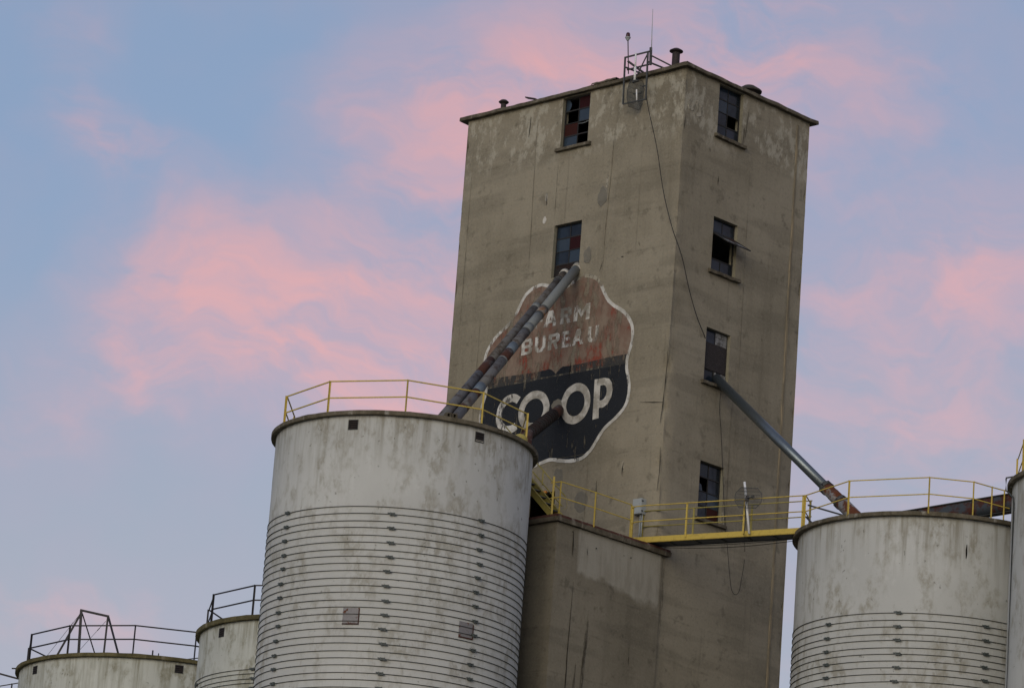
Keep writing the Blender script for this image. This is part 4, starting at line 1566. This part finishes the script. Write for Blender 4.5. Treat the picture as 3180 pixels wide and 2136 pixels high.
for q in ((-0.2, 0.05), (-0.33, 0.10)):
    m = Mesh()
    n_ = 12
    m.tube([CWp(0.9 + (LEN - 1.0) * i / n_, q[0], ZD - 0.15 - q[1] * math.sin(math.pi * i / n_) - 0.05) for i in range(n_ + 1)], 0.010, 5)
    tag(m.build('power_cable', 'rubber'), 'black cable slung %s under the yellow catwalk' % ('tight' if q[1] < .08 else 'slack'), 'cable')
db = thing('diagonal_brace', (8.6, 109.5, 28.8), 'dark diagonal braces where the catwalk meets the right-hand silo', 'brace')
for a_, b_, w_ in (((8.55, 109.6, 29.60), (9.5, 107.6, 28.85), 0.045), ((8.5, 109.55, 29.25), (8.75, 108.9, 28.8), 0.04)):
    m = Mesh()
    m.bar(a_, b_, w_)
    m.build('strut', 'dark_steel', db)

# railing along the annex roof edge and the steel stair
railing('guard_railing', 'yellow railing on the annex roof edge left of the grey electrical box', [Vector((1.36, 109.18, 28.64)), Vector((1.64, 108.95, 28.64)), Vector((2.64, 109.88, 28.64)), Vector((3.70, 110.98, 28.64))], 0.95,
        'yellow_paint', 'yellow_paint', post_mask=(0, 1, 1, 1), mids=(0.52,), group='roof railings')


def ST(u_, v_, z):
    return N + U * u_ + V * v_ + Z * z


stair = thing('steel_stair', ST(0.1, -4.0, 28.65), 'yellow steel stair climbing from the annex roof behind the large hooped silo', 'stair')
for v_ in (-4.22, -3.80):
    m = Mesh()
    m.bar(ST(0.22, v_, 28.68), ST(2.9, v_, 31.21), 0.012, 0.15)
    m.bar(ST(0.14, v_, 28.74), ST(2.82, v_, 31.27), 0.06, 0.012)
    m.build('stringer', 'yellow_paint_faded', stair)
for i in range(11):
    m = Mesh()
    u_ = 0.42 + i * 0.235
    m.box(ST(u_, -4.01, 28.86 + i * 0.222), U * 0.10, V * 0.20, Z * 0.012)
    m.build('tread', 'deck_steel', stair)
m = Mesh()
m.box(ST(3.3, -4.01, 31.25), U * 0.45, V * 0.42, Z * 0.02)
m.build('landing', 'deck_steel', stair)
m = Mesh()
m.bar(ST(0.13, -4.25, 28.62), ST(0.13, -4.25, 29.73), 0.055)
m.build('post', 'yellow_paint', stair)
for dz_, u0_ in ((0.0, 0.07), (-0.36, 0.18)):
    m = Mesh()
    m.tube([ST(u0_, -3.80, 29.255 + (u0_ - 0.07) * 0.93 + dz_), ST(2.6, -3.80, 29.255 + 2.53 * 0.93 + dz_)], 0.017, 6)
    m.build('handrail', 'yellow_paint_faded', stair)
for u_ in (1.0, 2.2):
    m = Mesh()
    m.bar(ST(u_, -3.80, 28.8 + u_ * 0.9), ST(u_, -3.80, 29.21 + u_ * 0.93), 0.035)
    m.build('post', 'yellow_paint_faded', stair)
for P0, P1, dip in ((ST(0.05, -3.8, 29.24), ST(0.15, -3.8, 28.9), 0.12), (ST(-0.10, -4.2, 29.1), ST(0.12, -4.24, 28.95), 0.14)):
    m = Mesh()
    pp = []
    for i in range(9):
        f = i / 8
        pp.append(P0 + (P1 - P0) * f - Z * (dip * math.sin(math.pi * f)) - U * (0.10 * math.sin(math.pi * f)))
    m.tube(pp, 0.006, 5)
    m.build('safety_chain', 'yellow_paint_faded', stair)

# ------------------------------------------------------------------ spouts
def pipe(t, a_, b_, cuts_, r, n=20):
    """cuts_: list of (t0, t1, material, radius factor, name)"""
    a_, b_ = Vector(a_), Vector(b_)
    for (t0, t1, mt, rf, nm) in cuts_:
        m = Mesh()
        p, q = a_ + (b_ - a_) * t0, a_ + (b_ - a_) * t1
        m.tube([p, q], r * rf, n)
        m.build(nm, mt, t)


S1 = PL(-4.46, 37.55, -0.15)
E1 = Vector((-1.58, 107.5, 31.00))
D1 = E1 - S1
sp1 = thing('grain_spout', E1, 'dull weathered grain spout, left of the pair slanting down to the silo', 'pipe', 'grain spouts')
pipe(sp1, S1, S1 + D1 * 1.16, [(0.0, 0.015, 'sign_cream', 1.08, 'collar'), (0.015, 0.05, 'galvanised_dull', 0.98, 'section'), (0.05, 0.062, 'dark_steel', 1.1, 'collar'), (0.062, 0.225, 'galvanised_dull', 1.0, 'section'),
                                (0.225, 0.245, 'galvanised', 1.05, 'collar'), (0.245, 0.57, 'galvanised_dull', 0.99, 'section'), (0.57, 0.655, 'rusty_pipe', 1.0, 'section'), (0.655, 1.0, 'galvanised_dark', 1.02, 'section')], 0.139)
S2 = PL(-3.93, 37.66, -0.12)
E2 = Vector((-1.29, 107.5, 30.92))
D2 = E2 - S2
sp2 = thing('grain_spout', E2, 'grey and rust grain spout with blue collars, right of the pair slanting down', 'pipe', 'grain spouts')
pipe(sp2, S2, S2 + D2 * 1.16, [(0.0, 0.02, 'sign_cream', 1.06, 'collar'), (0.02, 0.265, 'galvanised', 1.0, 'section'), (0.265, 0.272, 'dark_steel', 1.06, 'collar'), (0.272, 0.300, 'orange_rust', 1.04, 'collar'), (0.300, 0.306, 'dark_steel', 1.07, 'collar'),
                                (0.306, 0.370, 'galvanised', 0.98, 'section'), (0.370, 0.400, 'galvanised', 1.04, 'collar'), (0.400, 0.406, 'dark_steel', 1.08, 'collar'), (0.406, 0.485, 'galvanised_dark', 1.0, 'section'), (0.485, 0.520, 'blue_collar', 1.03, 'collar'),
                                (0.520, 0.565, 'rusty_pipe', 1.02, 'section'), (0.565, 0.570, 'galvanised', 1.06, 'collar'), (0.570, 0.715, 'galvanised_dark', 1.0, 'section'), (0.715, 0.750, 'blue_collar', 1.05, 'collar'),
                                (0.750, 0.772, 'rusty_pipe', 1.02, 'section'), (0.772, 0.835, 'galvanised_dark', 1.0, 'section'), (0.835, 0.842, 'rusty_pipe', 1.07, 'collar'), (0.842, 1.0, 'galvanised_dark', 1.03, 'section')], 0.139)
m = Mesh()
q = S2 + D2 * 0.72 + V * 0.05
m.tube([q - Z * 0.13, q - Z * 0.36 + V * .04, q - Z * 0.40 - U * -.10, q - Z * 0.36 - U * -.12], 0.010, 5)
m.build('strap', 'black_steel', sp2)
# concrete blocks on the rim where the spouts enter
for an, which in ((19.2, 'left'), (22.0, 'right')):
    m = Mesh()
    p, tx, nn = on_silo(SA, 3.5, an, 30.05)
    for s_ in (-1, 1):
        m.box(p + tx * (0.055 * s_), tx * 0.018, nn * 0.10, Z * 0.075)
        m.box(p + Z * (0.062 * s_), tx * 0.04, nn * 0.10, Z * 0.013)
    m.box(p - nn * 0.06, tx * 0.04, nn * 0.02, Z * 0.05)
    tag(m.build('concrete_block', 'cornice_concrete'), which + ' hollow concrete block on the rim below the paired spouts', 'block', 'blocks at the spouts')

S3 = PR(2.16, 34.20, -0.05)
E3 = Vector((9.66, 109.0, 29.36))
D3 = E3 - S3
sp3 = thing('grain_spout', E3, 'shiny galvanised spout with rusty flanged lower joint, on the right face', 'pipe', 'grain spouts')
pipe(sp3, S3, E3, [(0.0, 0.83, 'galvanised_blue', 1.0, 'section')], 0.140, 28)
pipe(sp3, S3, E3 + D3 * 0.12, [(0.735, 0.750, 'dark_steel', 1.42, 'flange'), (0.750, 0.785, 'rusty_joint', 1.24, 'section'), (0.785, 0.83, 'rusty_joint', 1.30, 'section'), (0.83, 0.842, 'dark_steel', 1.50, 'flange'), (0.842, 1.0, 'rusty_joint', 1.38, 'section')], 0.140, 24)
for f in (0.742, 0.836):
    p = S3 + D3 * 1.12 * f
    t_ = D3.normalized()
    s_ = t_.cross(Z).normalized()
    q_ = s_.cross(t_)
    for i in range(6):
        a_ = math.pi / 3 * i + 0.3
        m = Mesh()
        c_ = p + (s_ * math.cos(a_) + q_ * math.sin(a_)) * (0.140 * 1.5)
        m.box(c_, t_ * 0.035, s_ * 0.014, q_ * 0.014)
        m.build('bolt', 'black_steel', sp3)
m = Mesh()
for (xa, xb) in ((2.12, 2.20), (2.40, 2.62)):
    m.box(PR((xa + xb) / 2, 34.18, -0.10), V * ((xb - xa) / 2), NR * 0.008, Z * 0.19)
m.build('flashing', 'zinc_sheet', sp3)

S4 = PL(-4.25, 33.30, -0.10)
E4 = Vector((0.60, 109.0, 30.83))
D4 = E4 - S4
sp4 = thing('grain_spout', E4, 'dark rusty ribbed pipe coming out between the two letters O', 'pipe', 'grain spouts')
pipe(sp4, S4, E4, [(0.0, 0.20, 'rusty_pipe', 0.97, 'section'), (0.20, 1.0, 'dark_rust', 1.0, 'section')], 0.165, 22)
for i in range(13):
    f = 0.22 + i * 0.06
    pipe(sp4, S4, E4, [(f, f + 0.016, 'dark_rust', 1.075, 'rib')], 0.165, 20)
m = Mesh()
m.tube([E4 + Z * 0.12, E4 - Z * 0.3 + D4.normalized() * 0.15, E4 - Z * 0.95 + D4.normalized() * 0.18], 0.17, 16)
m.build('elbow', 'rusty_pipe', sp4)
m = Mesh()
p, tx, nn = on_silo(SA, 3.36, 69, 30.09)
m.lathe(p, [(0.20, -0.1), (0.21, 0.06), (0.12, 0.15), (0.02, 0.17)], 16)
m.build('roof_cap', 'yellow_paint_faded', SA)

# conveyor trough between silo B and silo C
ct = thing('conveyor_trough', (13.0, 107.75, 29.4), 'dark rust-stained conveyor trough running between the two right-hand silos', 'conveyor')
c0_, c1_ = Vector((10.6, 109.8, 29.20)), Vector((15.9, 105.2, 29.47))
dC = (c1_ - c0_).normalized()
sC = dC.cross(Z)
prof = [(-0.24, 0.22), (-0.24, 0.0)] + [(-0.24 * math.cos(R(18 * i)), -0.24 * math.sin(R(18 * i))) for i in range(1, 10)] + [(0.24, 0.0), (0.24, 0.22)]
m = Mesh()
m.strip([c0_ + sC * a_ + Z * b_ for a_, b_ in prof], [c1_ + sC * a_ + Z * b_ for a_, b_ in prof])
m.s = [True] * len(m.s)
m.build('trough', 'trough', ct)
m = Mesh()
m.box((c0_ + c1_) / 2 + Z * 0.235, (c1_ - c0_) / 2, sC * 0.29, Z * 0.012)
m.build('lid', 'dark_steel', ct)
for f in (0.2, 0.46, 0.74):
    m = Mesh()
    pc = c0_ + (c1_ - c0_) * f
    m.strip([pc - dC * 0.03 + sC * (a_ * 1.08) + Z * (b_ * 1.06) for a_, b_ in prof], [pc + dC * 0.03 + sC * (a_ * 1.08) + Z * (b_ * 1.06) for a_, b_ in prof])
    m.build('joint_band', 'dark_rust', ct)
m = Mesh()
m.tube([c0_ + sC * 0.3 - Z * 0.27, c1_ + sC * 0.3 - Z * 0.27], 0.012, 5)
m.build('conduit', 'dark_steel', ct)

# ------------------------------------------------------------------ electrical box on the tower corner
eb = thing('electrical_box', PL(-0.66, 29.62, 0.1), 'grey electrical box on conduits by the tower corner above the catwalk', 'electrical box')
m = Mesh()
m.box(PL(-0.66, 29.885, 0.10), U * 0.17, NL * 0.10, Z * 0.225)
m.build('cabinet', 'grey_enamel', eb)
m = Mesh()
m.box(PL(-0.66, 29.885, 0.206), U * 0.16, NL * 0.006, Z * 0.215)
m.build('door', 'grey_enamel', eb)
for zz in (29.74, 30.03):
    m = Mesh()
    m.box(PL(-0.484, zz, 0.17), U * 0.010, NL * 0.03, Z * 0.018)
    m.build('hinge', 'dark_steel', eb)
for xx, z0_ in ((-0.60, 28.66), (-0.53, 28.9)):
    m = Mesh()
    m.tube([PL(xx, 29.66, 0.10), PL(xx, z0_, 0.10)], 0.020, 8)
    m.build('conduit', 'grey_enamel', eb)
m = Mesh()
m.box(PL(-0.53, 28.92, 0.10), U * 0.04, NL * 0.04, Z * 0.06)
m.build('junction', 'dark_steel', eb)


# ------------------------------------------------------------------ antennas
def grid_dish(t, cpt, ax_, ay_, fwd, w_, h_, name='reflector'):
    """parabolic wire-grid reflector with clipped corners"""
    def S(a_, b_):
        return cpt + ax_ * (a_ * w_) + ay_ * (b_ * h_) + fwd * (0.16 * w_ * (a_ * a_ + 0.6 * b_ * b_))
    m = Mesh()
    out_ = [(-0.62, 1), (0.62, 1), (0.95, 0.45), (1, 0), (0.95, -0.45), (0.62, -1), (-0.62, -1), (-0.95, -0.45), (-1, 0), (-0.95, 0.45)]
    m.tube([S(a_, b_) for a_, b_ in out_ + out_[:1]], 0.009, 5)
    m.build('rim_rod', 'dark_steel', t)
    m = Mesh()

    def top(a_):
        a_ = abs(a_)
        return 1.0 if a_ < 0.62 else (1 - 0.55 * (a_ - 0.62) / 0.33 if a_ < 0.95 else 0.45 * (1 - a_) / 0.05)
    nr = 30
    for i in range(1, nr):
        a_ = -1 + 2 * i / nr
        b_ = top(a_)
        m.tube([S(a_, -b_), S(a_, 0), S(a_, b_)], 0.0060, 3, cap=False)
    for b_ in (-0.66, -0.33, 0, 0.33, 0.66):
        m.tube([S(a_, b_) for a_ in (-0.85, -0.4, 0, 0.4, 0.85)], 0.006, 4, cap=False)
    gr = m.build('reflector_grid', 'dark_steel', t)
    gr['kind'] = 'stuff'
    m = Mesh()
    m.tube([cpt - fwd * 0.06, cpt + fwd * (0.42 * w_ + 0.12)], 0.018, 8)
    m.build('feed_arm', 'dark_steel', t)
    m = Mesh()
    m.tube([cpt + fwd * (0.42 * w_ + 0.10), cpt + fwd * (0.42 * w_ + 0.17)], 0.038, 8)
    m.build('feed_horn', 'dark_steel', t)


an1 = thing('grid_antenna', Vector((6.88, 110.0, 28.74)), 'wire-grid dish antenna on a white pole fixed to the catwalk railing', 'antenna', 'grid antennas')
m = Mesh()
m.tube([(6.77, 110.04, 30.24), (6.975, 109.93, 28.74)], 0.033, 12)
m.build('pole', 'white_pvc', an1)
fw = Vector((0.78, -0.62, -0.04)).normalized()
axx = Vector((0.62, 0.78, 0)).normalized()
ayy = fw.cross(axx) * -1
if ayy.z < 0:
    ayy = -ayy
grid_dish(an1, Vector((6.86, 109.92, 29.75)), Vector((0.86, -0.47, -0.10)).normalized(), Vector((0.06, 0.10, 1)).normalized(), Vector((0.45, -0.88, -0.05)).normalized(), 0.42, 0.30)
m = Mesh()
m.box((6.86, 109.95, 29.75), Vector((0.05, 0, 0)), Vector((0, 0.05, 0)), Z * 0.07)
m.build('mount', 'black_steel', an1)
m = Mesh()
m.tube([(6.87, 109.96, 29.72), (6.83, 109.98, 29.45), (6.86, 109.97, 29.1), (6.83, 109.98, 28.7)], 0.011, 5)
m.build('cable', 'rubber', an1)

# roof-edge frame with beacon, whip and grid dish
OF = 0.50
fr = thing('antenna_frame', PL(-1.5, 42.2, OF), 'dark angle-iron frame hung over the tower cornice', 'frame')


def frbar(a_, b_, w_=0.045, off0=OF, off1=OF, nm='strut', mat='dark_steel'):
    m = Mesh()
    m.bar(PL(*a_, off0), PL(*b_, off1), w_)
    return m.build(nm, mat, fr)


frbar((-2.03, 43.68), (-1.99, 42.20), 0.042, nm='upright')
frbar((-1.13, 43.66), (-1.09, 42.18), 0.042, nm='upright')
frbar((-1.99, 42.20), (-1.09, 42.18), 0.036, nm='bottom_bar')
frbar((-2.05, 43.67), (-1.06, 43.67), 0.040, nm='top_bar')
frbar((-1.92, 43.54), (-1.62, 43.20), 0.050, OF, -0.1)
frbar((-1.13, 43.62), (-1.52, 42.98), 0.028)
frbar((-1.02, 43.54), (-0.66, 43.30), 0.034, OF, -0.25)
frbar((-1.06, 43.80), (-1.03, 43.25), 0.060, OF - .04, OF - .04, nm='upright')
frbar((-1.99, 43.30), (-1.08, 43.30), 0.040, OF - .08, OF - .08, nm='bracket')
for xx in (-1.98, -1.10):
    frbar((xx, 43.35), (xx, 43.40), 0.04, OF, -0.9, nm='bracket')
frbar((-1.08, 42.62), (-1.35, 42.66), 0.03, OF, OF - 0.1, nm='bracket')
bc = thing('warning_beacon', PL(-1.93, 43.3, OF - .02), 'red warning beacon on a thin pole at the roof edge', 'beacon')
m = Mesh()
m.tube([PL(-1.91, 43.15, OF - .06), PL(-2.02, 44.24, OF - .06)], 0.016, 8)
m.build('pole', 'vent_metal', bc)
bp = PL(-2.03, 44.24, OF - .06)
m = Mesh()
m.lathe(bp, [(0.03, -0.02), (0.065, 0.04), (0.085, 0.07), (0.085, 0.09), (0.06, 0.095)], 18)
m.build('base', 'grey_enamel', bc)
m = Mesh()
m.lathe(bp, [(0.066, 0.09), (0.063, 0.17), (0.050, 0.22), (0.02, 0.24), (0.001, 0.243)], 18)
m.build('lens', 'beacon_red', bc)
m = Mesh()
m.tube([PL(-1.03, 43.7, OF - .04), PL(-1.06, 44.3, OF - .04), PL(-1.085, 45.02, OF - .04)], 0.011, 6, radii=[0.014, 0.011, 0.007])
tag(m.build('whip_antenna', 'grey_enamel'), 'tall thin whip antenna above the roof frame', 'antenna')
an2 = thing('grid_antenna', PL(-1.55, 42.8, 0.42), 'wire-grid dish antenna on a white mast inside the roof-edge frame', 'antenna', 'grid antennas')
m = Mesh()
m.tube([PL(-1.565, 43.70, OF + .05), PL(-1.55, 43.26, OF + .05)], 0.026, 10)
m.tube([PL(-1.55, 43.26, OF + .05), PL(-1.54, 42.84, OF + .05)], 0.036, 10)
m.build('mast', 'white_pvc', an2)
m = Mesh()
m.tube([PL(-1.56, 42.60, 0.42), PL(-1.57, 42.22, 0.36)], 0.022, 8)
m.build('mast', 'white_pvc', an2)
m = Mesh()
m.box(PL(-1.55, 42.83, 0.5), U * 0.10, NL * 0.04, Z * 0.025)
m.build('mount', 'dark_steel', an2)
fd = Vector((0.62, -0.78, -0.10)).normalized()
xd = Z.cross(fd).normalized()
grid_dish(an2, PL(-1.74, 42.53, 0.30), xd, fd.cross(xd), fd, 0.33, 0.45)

# roof vents
rv = thing('roof_vent', PL(-1.55, 43.3, -1.2), 'dark mushroom vent pipe near the tower roof corner', 'vent', 'roof vents')
p = PL(-1.55, 43.3, -1.2)
m = Mesh()
m.lathe(p, [(0.117, -0.2), (0.117, 0.99)], 24)
m.build('pipe', 'vent_metal', rv)
m = Mesh()
m.lathe(p, [(0.117, 0.96), (0.200, 0.995), (0.208, 1.01), (0.200, 1.03), (0.09, 1.095), (0.015, 1.115)], 28)
m.build('cap', 'vent_metal', rv)
rv = thing('roof_vent', PL(-8.42, 43.3, -1.0), 'small dark roof vent at the tower left corner', 'vent', 'roof vents')
p = PL(-8.42, 43.3, -1.0)
m = Mesh()
m.lathe(p, [(0.085, -0.2), (0.085, 0.66)], 18)
m.build('pipe', 'vent_metal', rv)
m = Mesh()
m.lathe(p, [(0.085, 0.60), (0.15, 0.645), (0.162, 0.67), (0.09, 0.73), (0.015, 0.745)], 18)
m.build('cap', 'vent_metal', rv)
rv = thing('roof_vent', PR(4.1, 43.3, -1.2), 'wide low dark vent hood behind the right roof edge', 'vent', 'roof vents')
p = PR(4.2, 43.3, -1.2)
m = Mesh()
m.lathe(p, [(0.25, -0.2), (0.25, 0.6)], 28)
m.build('pipe', 'vent_metal', rv)
m = Mesh()
m.lathe(p, [(0.25, 0.56), (0.38, 0.58), (0.39, 0.62), (0.36, 0.65), (0.17, 0.775), (0.10, 0.795), (0.02, 0.80)], 32)
m.build('hood', 'roofing', rv)
m = Mesh()
m.box(PL(-6.20, 43.325, 0.06), (PL(-5.98, 43.255, 0.08) - PL(-6.42, 43.395, 0.06)) / 2, V * 0.07, Z * 0.020)
tag(m.build('loose_board', 'vent_metal'), 'dark board sticking up over the left cornice', 'board')

# ------------------------------------------------------------------ loose cables
def cable(name, label, pts, r=0.012, sub=6):
    m = Mesh()
    P_ = [Vector(p) for p in pts]
    out_ = []
    for i in range(len(P_) - 1):
        p0, p1, p2, p3 = P_[max(i - 1, 0)], P_[i], P_[i + 1], P_[min(i + 2, len(P_) - 1)]
        for j in range(sub):
            t = j / sub
            out_.append(0.5 * ((2 * p1) + (p2 - p0) * t + (2 * p0 - 5 * p1 + 4 * p2 - p3) * t * t + (3 * p1 - p0 - 3 * p2 + p3) * t ** 3))
    out_.append(P_[-1])
    m.tube(out_, r, 5)
    return tag(m.build(name, 'rubber'), label, 'cable')


cable('cable', 'long black cable hanging from the roof frame across the corner to the boarded window',
      [PL(-1.10, 42.9, OF - .03), PL(-1.12, 42.2, 0.42), PL(-0.72, 40.7, 0.30), PL(-0.40, 39.25, 0.22), PL(-0.02, 38.1, 0.16), PR(0.17, 37.32, 0.12), PR(0.62, 36.45, 0.08), PR(1.04, 35.76, 0.06), PR(1.45, 35.30, 0.03), PR(1.62, 35.2, -0.06)])
cable('cable', 'thin black cable dropping down the wall from the boarded window sill',
      [PR(2.20, 33.90, 0.14), PR(2.28, 33.3, 0.06), PR(2.42, 32.6, 0.05), PR(2.56, 31.7, 0.05), PR(2.66, 31.0, 0.05), PR(2.76, 30.3, 0.06), PR(2.86, 29.6, 0.08)], 0.009)
cable('cable', 'black cable hanging in a long loop below the catwalk',
      [PR(2.86, 29.55, 0.09), PR(2.92, 29.35, 0.1), PR(3.04, 28.8, 0.1), PR(3.12, 28.45, 0.1), PR(3.22, 28.12, 0.1), PR(3.38, 28.0, 0.1), PR(3.55, 28.12, 0.1), PR(3.63, 28.5, 0.1), PR(3.70, 28.95, 0.1), PR(3.68, 29.4, 0.12), (6.84, 109.98, 28.72)], 0.008)
